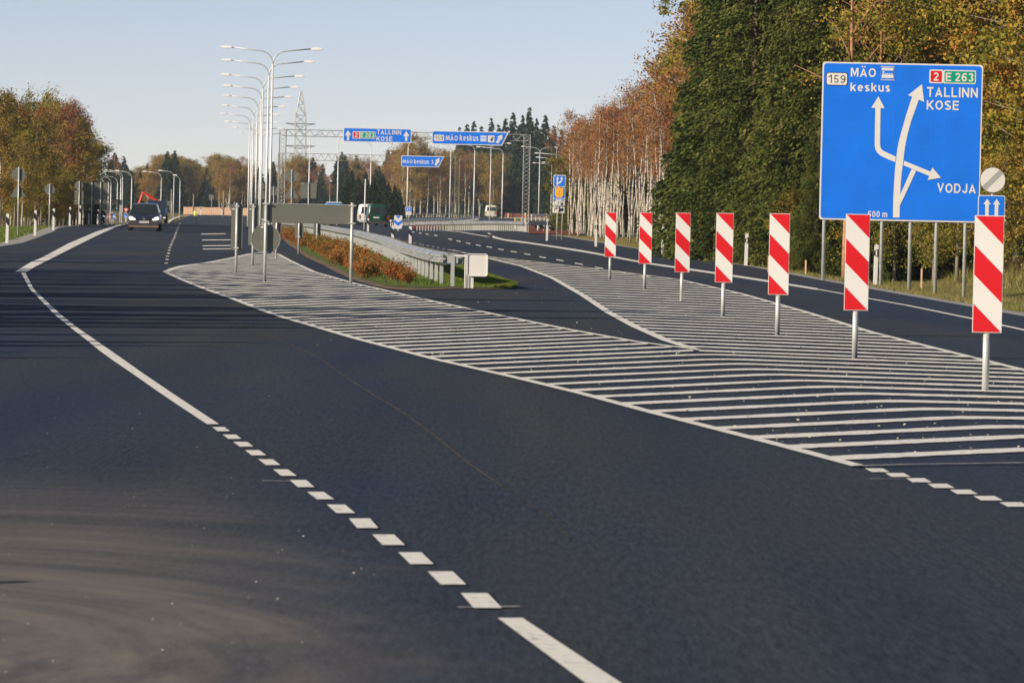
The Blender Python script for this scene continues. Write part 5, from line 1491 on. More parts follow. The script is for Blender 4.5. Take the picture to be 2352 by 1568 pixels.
def van(name, label, px, py, D, w, h, l, col, rz=0.0, glass=True, roofcol=None, face='rear', z=None, tail=True):
    b = P(px, py, D); root = thing(name, label, 'van', (b.x, D, Zt(b.x, D) if z is None else z), rz)
    pm = mat(name + '_paint', col, .3, .05, .05, 2, 0, .5, .4)
    W = w / 2
    def vs_(k, zt): return [(0, .35), (W * .92, .35), (W, .45), (W * 1.0, h * .50), (W * .985, h * .58), (W * .90 * k, zt - .10), (W * .82 * k, zt - .03), (W * .5 * k, zt), (0, zt + .01)]
    L = l
    fix_normals(loft([(0, vs_(.97, h - .06)), (.12, vs_(1, h)), (L * .62, vs_(1, h)), (L * .72, vs_(.97, h * .97)), (L * .86, vs_(.9, h * .62)), (L, vs_(.86, h * .48))]).build('body', pm, root, True))
    if roofcol: MB().prism_xz([(-W * .78, h - .02), (W * .78, h - .02), (W * .70, h + .10), (-W * .70, h + .10)], .1, L * .6).build('roof_box', roofcol, root, bevel=.03)
    if glass:
        for s_ in (-1, 1):
            x0, x1 = sorted((s_ * .045, s_ * W * .80)); x2 = s_ * W * .74
            MB().prism_xz([(s_ * .045, h * .56), (s_ * W * .84, h * .56), (s_ * W * .76, h * .86), (s_ * .045, h * .87)], -.03, .06).build('rear_window', glassd, root)
    for s_ in (-1, 1):
        if tail: MB().box(s_ * W * .93 - .05, s_ * W * .93 + .05, -.03, .10, h * .30, h * .50).build('tail_light', mat('tail_red', (.30, .02, .02), .3), root)
        MB().box(s_ * (W + .10) - .08, s_ * (W + .10) + .08, L * .70, L * .74, h * .5, h * .62).build('mirror', blackp, root)
        for y in (.75, L - .85): wheel(root, s_ * (W - .12), y, .32, .2)
    MB().box(-W * .94, W * .94, -.12, .05, .28, .52).build('bumper', trim if col[0] < .5 else mat('pale_bumper', (.5, .5, .47), .5), root, bevel=.02)
    MB().box(-.32 - .1, .10, -.045, -.031, h * .38, h * .38 + .12).build('number_plate', swhite, root)
    MB().box(-.012, .012, -.012, .03, .5, h * .92).build('door_gap', blackp, root)
    return root
van('green_van', 'dark green van seen from behind on the right road', 868, 521.5, 392, 1.9, 2.02, 4.6, (.004, .055, .032), R(4))
van('white_van', 'white van driving just ahead and left of the green van', 847, 519, 420, 1.9, 2.05, 4.6, (.80, .80, .76), R(5))
van('cream_van', 'cream van far off under the double armed lamp', 1128, 503.5, 720, 1.9, 2.1, 4.6, (.72, .66, .50), R(2), z=Zt(P(1128, 503, 720).x, 720))
van('blue_van', 'blue van with pale roof showing over the long grey sign', 767, 510, 470, 2.2, 2.45, 5.2, (.02, .17, .50), R(3), False, mat('beige_roof', (.62, .58, .48), .6))

# truck with folded red crane
D = 500
b = P(360, 512.5, D)
tr = thing('crane_truck', 'dark blue truck with a folded red loading crane behind the dark car', 'truck', (b.x, D, Zt(b.x, D)), R(3))
dblue = mat('truck_blue', (.012, .03, .075), .3, .1, .1, 3, 0, .5, .3)
MB().prism_yz([(0, .55), (-.05, 1.5), (.10, 2.45), (.25, 2.62), (1.9, 2.62), (1.9, .55)], -1.08, 1.08).build('cab', dblue, tr, bevel=.06)
MB().add([(-.95, -.075, 1.52), (.95, -.075, 1.52), (.88, .07, 2.36), (-.88, .07, 2.36)], [(0, 1, 2, 3)]).build('windscreen', glassd, tr)
MB().box(-1.05, 1.05, -.14, .3, .45, .85).build('bumper', trim, tr, bevel=.03)
MB().box(-.7, .7, -.075, -.052, .95, 1.35).build('grille', blackp, tr)
MB().box(-1.1, 1.1, 2.0, 7.2, .95, 1.25).build('load_bed', dblue, tr); MB().box(-1.1, 1.1, 2.05, 2.15, 1.26, 2.3).build('headboard', dblue, tr)
for s_ in (-1, 1):
    MB().box(s_ * .85 - .14, s_ * .85 + .14, -.16, -.141, .58, .74).build('headlight', headm, tr)
    MB().box(s_ * 1.28 - .10, s_ * 1.28 + .10, -.05, .05, 1.5, 2.1).build('mirror', blackp, tr)
    for y in (.9, 4.9, 6.1): wheel(tr, s_ * .95, y, .48, .28)
redc = mat('crane_red', (.75, .06, .025), .4, 0, .08, 3)
c0 = lambda x, y: Vector((P(x, y, D).x - b.x, 2.6, P(x, y, D).z - tr.location.z))
cr = MB().tube([c0(358, 461), c0(327.5, 441.5)], .16, 4).build('main_boom', redc, tr); MB().tube([c0(327.5, 441.5), c0(317.5, 468)], .13, 4).build('folding_boom', redc, tr)
MB().tube([c0(358, 461) + Vector((0, 0, -.1)), (c0(358, 461).x, 2.6, 1.2)], .18, 6).build('crane_column', redc, tr)
MB().tube([c0(340, 458), c0(334, 447)], .05, 6).build('hydraulic_ram', galv, tr)
MB().box(-.25, .25, 2.5, 2.9, 2.62, 2.75).build('beacon_bar', orange, tr)
MB().box(.95, 1.06, -.2, -.12, 1.3, 1.75).build('side_panel', sblue, tr)

# walking person in a yellow jacket
def person(loc, h, rz):
    root = thing('person', 'person in a yellow high visibility jacket and dark trousers walking on the far road', 'person', loc, rz)
    J = {'pel': (0, 0, .53), 'wai': (0, 0, .60), 'che': (0, -.01, .73), 'nec': (0, -.01, .83), 'hea': (0, -.02, .885), 'top': (0, -.015, .965),
         'hl': (-.055, 0, .50), 'kl': (-.06, -.09, .28), 'al': (-.06, -.05, .045), 'tl': (-.06, -.13, .02), 'hr': (.055, 0, .50), 'kr': (.06, .02, .27), 'ar': (.06, .13, .06), 'tr': (.06, .08, .02),
         'sl': (-.105, -.01, .80), 'el': (-.14, .05, .64), 'wl': (-.14, -.02, .51), 'fl': (-.14, -.04, .46), 'sr': (.105, -.01, .80), 'er': (.14, -.03, .64), 'wr': (.13, -.10, .53), 'fr': (.13, -.12, .48)}
    rad = {'pel': .075, 'wai': .068, 'che': .085, 'nec': .032, 'hea': .048, 'top': .032, 'hl': .055, 'kl': .038, 'al': .026, 'tl': .022, 'hr': .055, 'kr': .038, 'ar': .026, 'tr': .022,
           'sl': .040, 'el': .032, 'wl': .022, 'fl': .018, 'sr': .040, 'er': .032, 'wr': .022, 'fr': .018}
    E = [('pel', 'wai'), ('wai', 'che'), ('che', 'nec'), ('nec', 'hea'), ('hea', 'top'), ('pel', 'hl'), ('hl', 'kl'), ('kl', 'al'), ('al', 'tl'), ('pel', 'hr'), ('hr', 'kr'), ('kr', 'ar'), ('ar', 'tr'),
         ('che', 'sl'), ('sl', 'el'), ('el', 'wl'), ('wl', 'fl'), ('che', 'sr'), ('sr', 'er'), ('er', 'wr'), ('wr', 'fr')]
    ks = list(J); me = bpy.data.meshes.new('body')
    me.from_pydata([tuple(c * h for c in J[k]) for k in ks], [(ks.index(a), ks.index(c)) for a, c in E], [])
    o = bpy.data.objects.new('body', me); COL.objects.link(o)
    md = o.modifiers.new('skin', 'SKIN'); sub = o.modifiers.new('sub', 'SUBSURF'); sub.levels = 2; sub.render_levels = 2
    for i, k in enumerate(ks):
        sv = me.skin_vertices[0].data[i]; sv.radius = (rad[k] * h, rad[k] * h * .85); sv.use_root = (k == 'pel')
    dg = bpy.context.evaluated_depsgraph_get()
    m2 = bpy.data.meshes.new_from_object(o.evaluated_get(dg)); bpy.data.objects.remove(o)
    skin = mat('skin', (.50, .30, .22), .6); jac = mat('hi_vis_yellow', (.60, .68, .10), .7); tro = mat('dark_trousers', (.03, .04, .055), .8); sho = mat('shoes', (.02, .02, .02), .7); cap = mat('dark_cap', (.30, .32, .08), .8)
    m2.materials.clear()
    for q in (skin, jac, tro, sho, cap): m2.materials.append(q)
    for f in m2.polygons:
        z = f.center.z / h; x = abs(f.center.x) / h
        f.material_index = 3 if z < .05 else 2 if z < .52 and x < .115 else 0 if (z < .515 and x >= .115) else 1 if z < .835 else (4 if z > .93 else 0)
        f.use_smooth = True
    m2.name = 'body'; bo = bpy.data.objects.new('body', m2); COL.objects.link(bo); bo.parent = root
    hd = MB().tube([(0, -.02 * h, .93 * h), (0, -.02 * h, .985 * h)], [.052 * h, .035 * h], 12).build('cap', cap, root, True)
    vb = MB().box(-.08 * h, .08 * h, .062 * h, .068 * h, .66 * h, .68 * h).build('reflective_band', swhite, root)
    return root
pp = P(447.5, 513.3, 510)
person((pp.x, 510, pp.z + .02), 1.72, R(160))

# ------------------------------------------------------------------ trees
def leaf_obj(name, C, size, m, parent, up=.3, aspect=1.0, drop=0.0, dirs=None):
    """one mesh of many leaf-sized quads at points C"""
    n = len(C)
    a = RNG.normal(size=(n, 3)); a[:, 2] = a[:, 2] * (1 - up) ; a /= np.linalg.norm(a, axis=1)[:, None]
    if dirs is not None: a = dirs + .35 * a; a /= np.linalg.norm(a, axis=1)[:, None]
    b = RNG.normal(size=(n, 3)); b -= (b * a).sum(1)[:, None] * a; b /= np.linalg.norm(b, axis=1)[:, None]
    s = (size * RNG.uniform(.6, 1.35, n))[:, None]
    v = np.empty((n, 4, 3))
    v[:, 0] = C - a * s * .5 * aspect; v[:, 1] = C + b * s * .42; v[:, 2] = C + a * s * .5 * aspect; v[:, 3] = C - b * s * .42
    v[:, 1] += RNG.normal(size=(n, 3)) * s * .12
    me = bpy.data.meshes.new(name)
    me.vertices.add(n * 4); me.vertices.foreach_set('co', v.ravel().astype(np.float32))
    me.loops.add(n * 4); me.loops.foreach_set('vertex_index', np.arange(n * 4, dtype=np.int32))
    me.polygons.add(n); me.polygons.foreach_set('loop_start', np.arange(0, n * 4, 4, dtype=np.int32)); me.polygons.foreach_set('loop_total', np.full(n, 4, dtype=np.int32))
    me.update(calc_edges=True); me.materials.append(m)
    o = bpy.data.objects.new(name, me); COL.objects.link(o)
    if parent: o.parent = parent
    return o
def tree_deciduous(name, H, crown0, spread, nlimb, leaf, nleaf, lm, bm_, rtrunk, clump=.55, lean=.02, up=.55, seed=0, forks=1):
    rnd = random.Random(seed)
    root = bpy.data.objects.new(name, None); COL.objects.link(root)
    tb = MB(); pts = []; rads = []
    lx = 0; ly = 0; n = 9
    for i in range(n + 1):
        t = i / n; pts.append((lx, ly, H * .94 * t)); rads.append(max(.012, rtrunk * (1 - t) ** .8 + .01)); lx += rnd.uniform(-lean, lean) * H / n * 1.6; ly += rnd.uniform(-lean, lean) * H / n * 1.6
    tb.tube(pts, rads, 8)
    def tp(z):
        k = min(n - 1, int(z / (H * .94) * n)); u = z / (H * .94) * n - k; a, b = Vector(pts[k]), Vector(pts[k + 1]); return a.lerp(b, u)
    C = []
    for i in range(nlimb):
        t = crown0 + (1 - crown0) * (i + rnd.random()) / nlimb
        z0 = H * .94 * min(.99, t); p = tp(z0)
        an = rnd.uniform(0, 6.283); shape = math.sin(math.pi * min(1, max(.12, (t - crown0) / (1 - crown0) * .86 + .10))) ** .8
        L = spread * shape * rnd.uniform(.6, 1.15)
        rise = L * up * rnd.uniform(.6, 1.3)
        q = p + Vector((math.cos(an) * L * .5, math.sin(an) * L * .5, rise * .7)); e = p + Vector((math.cos(an) * L, math.sin(an) * L, rise))
        r1 = max(.01, rtrunk * .35 * (1 - t) + .012)
        tb.tube([p, q, e], [r1, r1 * .6, .006], 4)
        m_ = max(2, int(5 * L / spread) + 1)
        for k in range(m_):
            u = .35 + .65 * (k + rnd.random()) / m_
            c = (p.lerp(q, u * 2) if u < .5 else q.lerp(e, u * 2 - 1)) + Vector((rnd.gauss(0, .14 * spread), rnd.gauss(0, .14 * spread), rnd.gauss(0, .1 * spread)))
            C.append((c, clump * rnd.uniform(.6, 1.25)))
            if rnd.random() < .5: tb.tube([q, c], [r1 * .35, .004], 3, False)
    C.append((tp(H * .93), clump * .6))
    per = max(3, nleaf // len(C))
    P_ = []
    for c, r_ in C:
        g = RNG.normal(size=(per, 3)) * .5 * r_; g[:, 2] *= .8
        P_.append(np.array(c)[None] + g)
    tb.build('trunk', bm_, root, True)
    leaf_obj('crown', np.concatenate(P_), leaf, lm, root)
    return root
def tree_spruce(name, H, Rb, nwh, nbr, needle, dens_, lm, seed=0, bare=.04, droop=.35):
    rnd = random.Random(seed)
    root = bpy.data.objects.new(name, None); COL.objects.link(root)
    tb = MB(); tb.tube([(0, 0, 0), (0, 0, H * .5), (0, 0, H)], [H * .013 + .02, H * .008, .01], 8)
    Pn = []; Dn = []
    for w in range(nwh):
        t = (w + .5) / nwh; z = H * (bare + (1 - bare) * t)
        Rr = Rb * (1 - t) ** .85 + .08
        nb = max(4, int(nbr * (1 - t * .5)))
        for k in range(nb):
            an = 2 * math.pi * (k + rnd.random()) / nb; L = Rr * rnd.uniform(.62, 1.18); zz = z + rnd.uniform(-.4, .4) * H / nwh
            d = np.array([math.cos(an), math.sin(an)])
            m_ = max(3, int(dens_ * L))
            u = np.sqrt(RNG.uniform(.03, 1, m_)); sg_ = RNG.normal(size=m_) * .16 * L * (1.1 - u) + RNG.normal(size=m_) * .07
            x = d[0] * L * u - d[1] * sg_; y = d[1] * L * u + d[0] * sg_
            zc = zz + L * (.16 * u - droop * u * u) - np.abs(RNG.normal(size=m_)) ** 1.5 * .16 * (.6 + L * .3)
            Pn.append(np.stack([x, y, zc], 1))
            dd = np.stack([np.full(m_, d[0] * .8), np.full(m_, d[1] * .8), np.full(m_, -.55)], 1); Dn.append(dd)
            if rnd.random() < .5: tb.tube([(0, 0, zz), (d[0] * L * .5, d[1] * L * .5, zz + L * (.08 - droop * .25)), (d[0] * L * .92, d[1] * L * .92, zz + L * (.15 - droop * .85))], [.022, .014, .004], 3, False)
    tb.build('trunk', bark_spruce, root, True)
    leaf_obj('crown', np.concatenate(Pn), needle, lm, root, aspect=1.7, dirs=np.concatenate(Dn))
    return root
HID = (0, -400, -60)
def proto_label(o, name): pass
used = {}
TILT = [0.0]
def plant(proto, x, y, rz, s_, label, cat, group, sx=None, z=None):
    o = plant0(proto, x, y, rz, s_, label, cat, group, sx, z)
    if TILT[0]: o.rotation_euler = (rr.gauss(0, TILT[0]), rr.gauss(0, TILT[0]), rz)
    return o
def plant0(proto, x, y, rz, s_, label, cat, group, sx=None, z=None):
    sc = (s_ * (sx or 1), s_ * (sx or 1), s_)
    zz = Zg(x, y) - .1 if z is None else z
    if proto.name not in used:
        used[proto.name] = True; proto.location = (x, y, zz); proto.rotation_euler = (0, 0, rz); proto.scale = sc; tag(proto, label, cat, group); return proto
    o = copy_tree(proto, (x, y, zz), rz, label, group, sc); o['category'] = cat; return o

birchA = [tree_deciduous('birch_tree', 11, .48, 1.4, 24, .09, 2900, L_birch, bark_birch, .085, .5, .035, 1.1, 3 + i) for i in range(3)]
birchN = [tree_deciduous('birch_tree', 12, .38, 2.0, 40, .12, 8500, L_birch if i else L_birch_y, bark_birch, .10, .65, .02, .8, 23 + i) for i in range(2)]
thin = [tree_deciduous('young_birch', 8.0, .58, .8, 12, .08, 1100, L_birch, bark_birch, .05, .45, .05, 1.2, 43 + i) for i in range(3)]
maple = [tree_deciduous('maple_tree', 13, .10, 3.4, 80, .11, 46000, L_maple, bark_grey, .13, .52, .02, .45, 63 + i) for i in range(2)]
olive = [tree_deciduous('broadleaf_tree', 10, .15, 2.8, 46, .14, 13000, L_olive, bark_grey, .12, .7, .02, .5, 73 + i) for i in range(2)]
ybir = [tree_deciduous('yellow_birch', 11, .2, 2.2, 40, .14, 9000, L_birch_y, bark_birch, .11, .65, .02, .6, 83 + i) for i in range(2)]
bare = tree_deciduous('bare_tree', 11, .30, 1.9, 34, .10, 2600, L_maple, bark_orange, .11, .45, .012, .9, 91)
spr = [tree_spruce('spruce_tree', 15, 3.0, 36, 11, .075, 150, L_spruce, 5 + i, .0, .40) for i in range(3)]
sprf = [tree_spruce('far_spruce', 14, 2.4, 40, 11, .26, 18, L_spruce_far, 15 + i, .02, .25) for i in range(2)]

rr = random.Random(99)
def at_px(px, D): return (px - 1176) / FPX * D
# 1. right forest edge, near: maples and aspens behind the board
g_ = 'leafy autumn trees behind the big blue board'
for (px, D, s_) in [(2330, 128, 1.0), (2250, 134, 1.0), (2170, 131, .92), (2400, 122, 1.05), (2460, 130, 1), (2300, 142, 1.1), (2210, 146, 1.1), (2110, 143, 1.0), (2380, 150, 1.15), (2500, 118, 1.0), (2540, 128, 1.05), (2040, 150, 1.0), (2480, 145, 1.1)]:
    plant(maple[rr.randrange(2)], at_px(px, D), D, rr.uniform(0, 6), s_, 'green, yellow and orange leafed tree behind the big blue board', 'tree', g_)
# 2. spruces
g_ = 'spruces at the edge of the wood'
sp = [(1900, 132, .95), (1850, 138, 1.0), (1790, 143, 1.0), (1730, 150, 1.08), (1685, 158, 1.05), (1960, 137, 1.0), (2030, 136, .9), (2090, 136, .8), (1760, 160, 1.15), (1830, 155, 1.2), (1905, 152, 1.2), (1980, 155, 1.15), (1700, 170, 1.2), (1660, 178, 1.1), (2060, 160, 1.1),
      (1640, 168, .52), (1605, 166, .36), (1668, 152, .5), (1740, 140, .42), (1590, 175, .42), (2160, 155, 1.0), (2250, 160, 1.1), (2340, 165, 1.1), (1870, 128, .35), (1995, 127, .4), (2140, 128, .38), (1720, 141, .8), (1800, 133, .62)]
for (px, D, s_) in sp:
    plant(spr[rr.randrange(3)], at_px(px, D), D, rr.uniform(0, 6), s_, 'dark green spruce in the dense wood between the birches and the big blue board', 'tree', g_, sx=rr.uniform(.9, 1.15))
# behind rows
for i in range(60):
    D = rr.uniform(170, 230); px = rr.uniform(1660, 2560)
    plant(spr[rr.randrange(3)] if rr.random() < .7 else maple[rr.randrange(2)], at_px(px, D), D, rr.uniform(0, 6), rr.uniform(1.0, 1.3), 'tree deeper in the wood behind the big blue board', 'tree', 'trees deeper in the right wood')
plant(bare, at_px(1937, 126), 126, 1.0, .95, 'bare tree with orange bark rising above the top left corner of the big board', 'tree', None)
plant(bare, at_px(2010, 129), 129, 2.6, .9, 'thin bare grey tree above the bus symbol of the big board', 'tree', None)
for (px, D, s_) in [(2195, 124, .5), (1810, 131, .26), (2050, 126, .42), (1985, 127, .4), (2300, 120, .4), (2140, 121, .35)]:
    plant(olive[rr.randrange(2)], at_px(px, D), D, rr.uniform(0, 6), s_, 'olive undergrowth bush at the foot of the right wood', 'bush', 'undergrowth at the edge of the right wood')
plant(olive[0], at_px(1815, 146), 146, 1.3, .9, 'brown leaved tree leaning out between the spruces left of the big board', 'tree', None)
# 3. birch thicket
g_ = 'slender birches of the dense thicket'
for i in range(60):
    px = rr.uniform(1290, 1700); D = rr.uniform(300, 390)
    plant(spr[rr.randrange(3)] if rr.random() < .5 else olive[rr.randrange(2)], at_px(px, D), D, rr.uniform(0, 6), rr.uniform(.34, .6), 'low tree or bush closing the back of the birch thicket', 'tree', 'low growth behind the birch thicket', sx=1.2, z=Zt(4, D) - .2)
TILT[0] = .045
for i in range(120):
    px = rr.uniform(1300, 1655); D = rr.uniform(205, 268) if px > 1440 else rr.uniform(232, 290)
    pr = thin[rr.randrange(3)]
    plant(pr, at_px(px, D), D, rr.uniform(0, 6), rr.uniform(.7, 1.0) , 'slender white stemmed young birch in the thicket behind the striped beacons', 'tree', g_, z=Zt(4, D) - .2)
g_ = 'taller birches of the thicket'
for (px, D, s_) in [(1318, 285, .82), (1335, 275, .86), (1352, 292, .92), (1372, 270, .86), (1390, 282, .98), (1408, 268, .92), (1425, 276, .95), (1445, 262, 1.0), (1462, 268, 1.06), (1480, 258, 1.0), (1498, 262, 1.02), (1512, 250, 1.05), (1400, 300, 1.0), (1440, 300, 1.05), (1365, 305, .95), (1330, 310, .88), (1475, 290, 1.1), (1380, 262, .8), (1415, 255, .86), (1300, 300, .74), (1490, 248, .9), (1345, 258, .72)]:
    plant(birchA[rr.randrange(3)], at_px(px, D), D, rr.uniform(0, 6), s_ * (.80 if px < 1420 else .86), 'tall orange topped birch of the thicket left of the spruces', 'tree', g_, z=Zt(4, D) - .2)
for (px, D, s_) in [(1545, 232, 1.08), (1572, 226, 1.14), (1600, 216, 1.18), (1625, 205, 1.1), (1560, 240, 1.15), (1590, 236, 1.22), (1530, 245, 1.05), (1638, 220, 1.25), (1655, 200, 1.2)]:
    plant(birchN[0 if rr.random() < .3 else 1], at_px(px, D), D, rr.uniform(0, 6), s_ * .86, 'high orange birch standing against the left flank of the spruces', 'tree', 'highest birches beside the spruces', z=Zt(4, D) - .2)
for i in range(26):
    px = rr.uniform(1310, 1660); D = rr.uniform(300, 360)
    plant(birchN[rr.randrange(2)], at_px(px, D), D, rr.uniform(0, 6), rr.uniform(.55, .68) + max(0, px - 1450) * .0014, 'birch at the back of the thicket', 'tree', 'birches at the back of the thicket', z=Zt(4, D) - .2)
TILT[0] = 0.0
plant(birchA[0], at_px(1268, 470), 470, 2, 1.0, 'white stemmed birch just left of the tall service sign', 'tree', None)
# 4. middle spruces and birches
g_ = 'spruces rising behind the overhead boards'
for (px, top, D) in [(a_, b_, c_ * 1.42) for a_, b_, c_ in [(1045, 292, 640), (1062, 285, 620), (1078, 278, 640), (1095, 290, 630), (1118, 272, 640), (1135, 288, 650), (1150, 275, 620), (1168, 262, 640), (1190, 268, 600), (1205, 250, 590), (1222, 275, 610), (1242, 268, 600), (1262, 292, 590), (1280, 300, 560), (1182, 290, 560), (1100, 300, 600), (1230, 300, 560), (1212, 290, 640), (1296, 310, 540), (1253, 310, 545), (1135, 310, 590), (1310, 300, 520)]]:
    H = (yh(px) - top) * D / FPX + 1.0
    plant(sprf[rr.randrange(2)], at_px(px, D), D, rr.uniform(0, 6), H / 14, 'tall pointed spruce in the row behind the overhead boards', 'tree', g_, sx=rr.uniform(.9, 1.25))
g_ = 'rust coloured birches behind the far guardrails'
for (px, top, D) in [(a_, b_, c_ * 1.45) for a_, b_, c_ in [(893, 352, 560), (905, 335, 560), (922, 322, 545), (945, 302, 540), (960, 330, 545), (975, 345, 540), (990, 350, 550), (1005, 360, 540), (1018, 345, 550), (1032, 352, 545), (1048, 365, 560), (1062, 352, 540), (1078, 350, 550), (1095, 352, 560), (1112, 348, 550), (1070, 340, 570), (1000, 335, 580), (935, 345, 530), (915, 360, 520), (1125, 365, 540), (1145, 352, 560), (1040, 340, 580)]]:
    H = (yh(px) - top) * D / FPX + 1.2
    pr = birchA[rr.randrange(3)] if rr.random() < .55 else ybir[rr.randrange(2)]
    plant(pr, at_px(px, D), D, rr.uniform(0, 6), H / 11, 'rust and yellow birch with a white trunk behind the far guardrails', 'tree', g_, sx=1.25)
g_ = 'dark short spruces above the vans'
for (px, top, D) in [(800, 378, 520), (815, 392, 510), (788, 398, 520), (832, 385, 560), (850, 398, 520), (868, 400, 530), (885, 412, 500), (900, 418, 500), (872, 392, 560), (820, 405, 500), (910, 428, 510), (775, 408, 540), (855, 380, 600), (845, 415, 500)]:
    H = (yh(px) - top) * D / FPX + 1.2
    plant(sprf[rr.randrange(2)], at_px(px, D), D, rr.uniform(0, 6), H / 14, 'short dark spruce above the vans, left of the rust birches', 'tree', g_, sx=1.6)
# dark wood behind, middle
for i in range(70):
    px = rr.uniform(880, 1330); D = rr.uniform(900, 1050)
    H = (yh(px) - rr.uniform(325, 370)) * D / FPX + 1
    plant(sprf[rr.randrange(2)], at_px(px, D), D, rr.uniform(0, 6), H / 14, 'spruce deep in the middle wood', 'tree', 'spruces deep in the middle wood', sx=1.4)
# 5. far tree line
g_ = 'mixed trees of the far tree line'
for i in range(150):
    px = rr.uniform(215, 900); D = rr.uniform(820, 1000)
    top = 372 + 12 * math.sin(px * .045) + 10 * math.sin(px * .11 + 1) + rr.uniform(-14, 26)
    if 330 < px < 410: top -= 6
    H = (yh(px) - top) * D / FPX + 1.2
    r_ = rr.random()
    if 300 < px < 430: pr = ybir[rr.randrange(2)] if r_ < .7 else sprf[0]
    elif px < 310: pr = sprf[rr.randrange(2)] if r_ < .7 else birchA[0]
    else: pr = sprf[rr.randrange(2)] if r_ < .45 else (birchA[rr.randrange(3)] if r_ < .75 else ybir[rr.randrange(2)])
    base = 14 if pr in sprf else 11
    plant(pr, at_px(px, D), D, rr.uniform(0, 6), H / base, 'tree of the low far tree line behind the lamps', 'tree', g_, sx=1.5)
# 6. left group
g_ = 'autumn trees at the left edge'
lt = [(-30, 185, 250), (8, 193, 262), (30, 215, 270), (58, 232, 275), (78, 212, 290), (105, 235, 285), (130, 222, 300), (150, 208, 315), (170, 225, 310), (188, 215, 330), (205, 262, 320), (222, 280, 325), (40, 250, 250), (95, 260, 262), (140, 262, 318), (180, 275, 335), (0, 240, 240), (20, 205, 300), (66, 225, 310), (118, 215, 330), (160, 240, 340), (-60, 190, 240), (-20, 210, 280), (196, 300, 345), (60, 300, 245), (110, 320, 262)]
for (px, top, D) in lt:
    px = px * .86 - 6; top += 6
    H = (yh(px) - top) * D / FPX + 1.6
    pr = rr.choice([olive[0], ybir[0], ybir[1], birchN[1], birchN[1], ybir[0]]); base = {'broadleaf_tree': 10, 'yellow_birch': 11, 'birch_tree': 12}[pr.name.split('.')[0]]
    plant(pr, at_px(px, D), D, rr.uniform(0, 6), H / base, 'brown and olive autumn tree in the group at the left edge', 'tree', g_, sx=.82)
for i in range(46):
    px = rr.uniform(-40, 185); D = rr.uniform(330, 420); H = (yh(px) - rr.uniform(260, 330)) * D / FPX + 1.6
    pr = rr.choice([sprf[0], sprf[1], olive[0]]); plant(pr, at_px(px, D), D, rr.uniform(0, 6), H / (14 if pr in sprf else 10), 'darker tree behind the left edge group', 'tree', 'darker trees behind the left group', sx=1.3)
for i in range(26):
    px = rr.uniform(-60, 165); D = rr.uniform(255, 330)
    plant(olive[rr.randrange(2)], at_px(px, D), D, rr.uniform(0, 6), rr.uniform(.25, .42), 'low bush under the left trees', 'bush', 'bushes under the left trees', sx=1.2)
# 7. trees outside the left edge whose shadows cross the road
shade = [(-26.5 - 2.5 * rr.random(), y, rr.randrange(3), rr.uniform(.70, .84)) for y in np.arange(25.0, 84, 2.0)]
shade += [(-30, 41, 0, 1.04), (-31, 44.5, 1, 1.10), (-30, 53, 2, 1.02), (-34, 34, 0, 1.0), (-33, 62, 1, 1.0), (-34, 92, 1, .95), (-36, 100, 2, .9), (-33, 108, 0, .8)]
for (x, y, k, s_) in shade:
    plant(spr[k], x, y, rr.uniform(0, 6), s_, 'spruce outside the left edge of the photo, shading the road', 'tree', 'spruces outside the left edge')
delineator('marker post just outside the left edge, its shadow tip on the near asphalt', (-3.95, 15.1, 0), 1.0, None)

# ------------------------------------------------------------------ shrubs, grass, litter
def shrub_proto(seed):
    root = bpy.data.objects.new('rose_shrub', None); COL.objects.link(root)
    rnd = random.Random(seed); tb = MB(); C = []
    for i in range(14):
        an = rnd.uniform(0, 6.28); r_ = rnd.uniform(.1, .42); h = rnd.uniform(.3, .62)
        e = Vector((math.cos(an) * r_, math.sin(an) * r_, h)); tb.tube([(e.x * .2, e.y * .2, 0), (e.x * .7, e.y * .7, h * .7), e], [.008, .006, .003], 3, False)
        for u in (.45, .7, .95): C.append(Vector((e.x * u, e.y * u, h * u)))
    tb.build('stems', bark_grey, root)
    P_ = [np.array(c)[None] + RNG.normal(size=(26, 3)) * .075 for c in C]
    leaf_obj('foliage', np.concatenate(P_), .055, L_rose, root)
    return root
shr = [shrub_proto(s_) for s_ in (1, 2, 3)]
HP = [(-2.05, 84), (-2.65, 91), (-3.75, 107), (-5.6, 137), (-8.0, 171), (-11.0, 215), (-15, 265)]
hp = path_pts(HP, .85)
for i, (x, y, a) in enumerate(hp):
    if rr.random() < .2: continue
    for k in range(1 if y > 120 else 1):
        off = rr.uniform(-.55, .3)
        plant(shr[rr.randrange(3)], x + off, y + rr.uniform(-.3, .3), rr.uniform(0, 6), rr.uniform(.32, .82) * (.6 if y < 87 else .85 if y < 100 else 1), 'red and orange leaved shrub in the low hedge beside the median guardrail', 'shrub', 'red shrubs along the median guardrail', z=Zt(x, y) + .03)

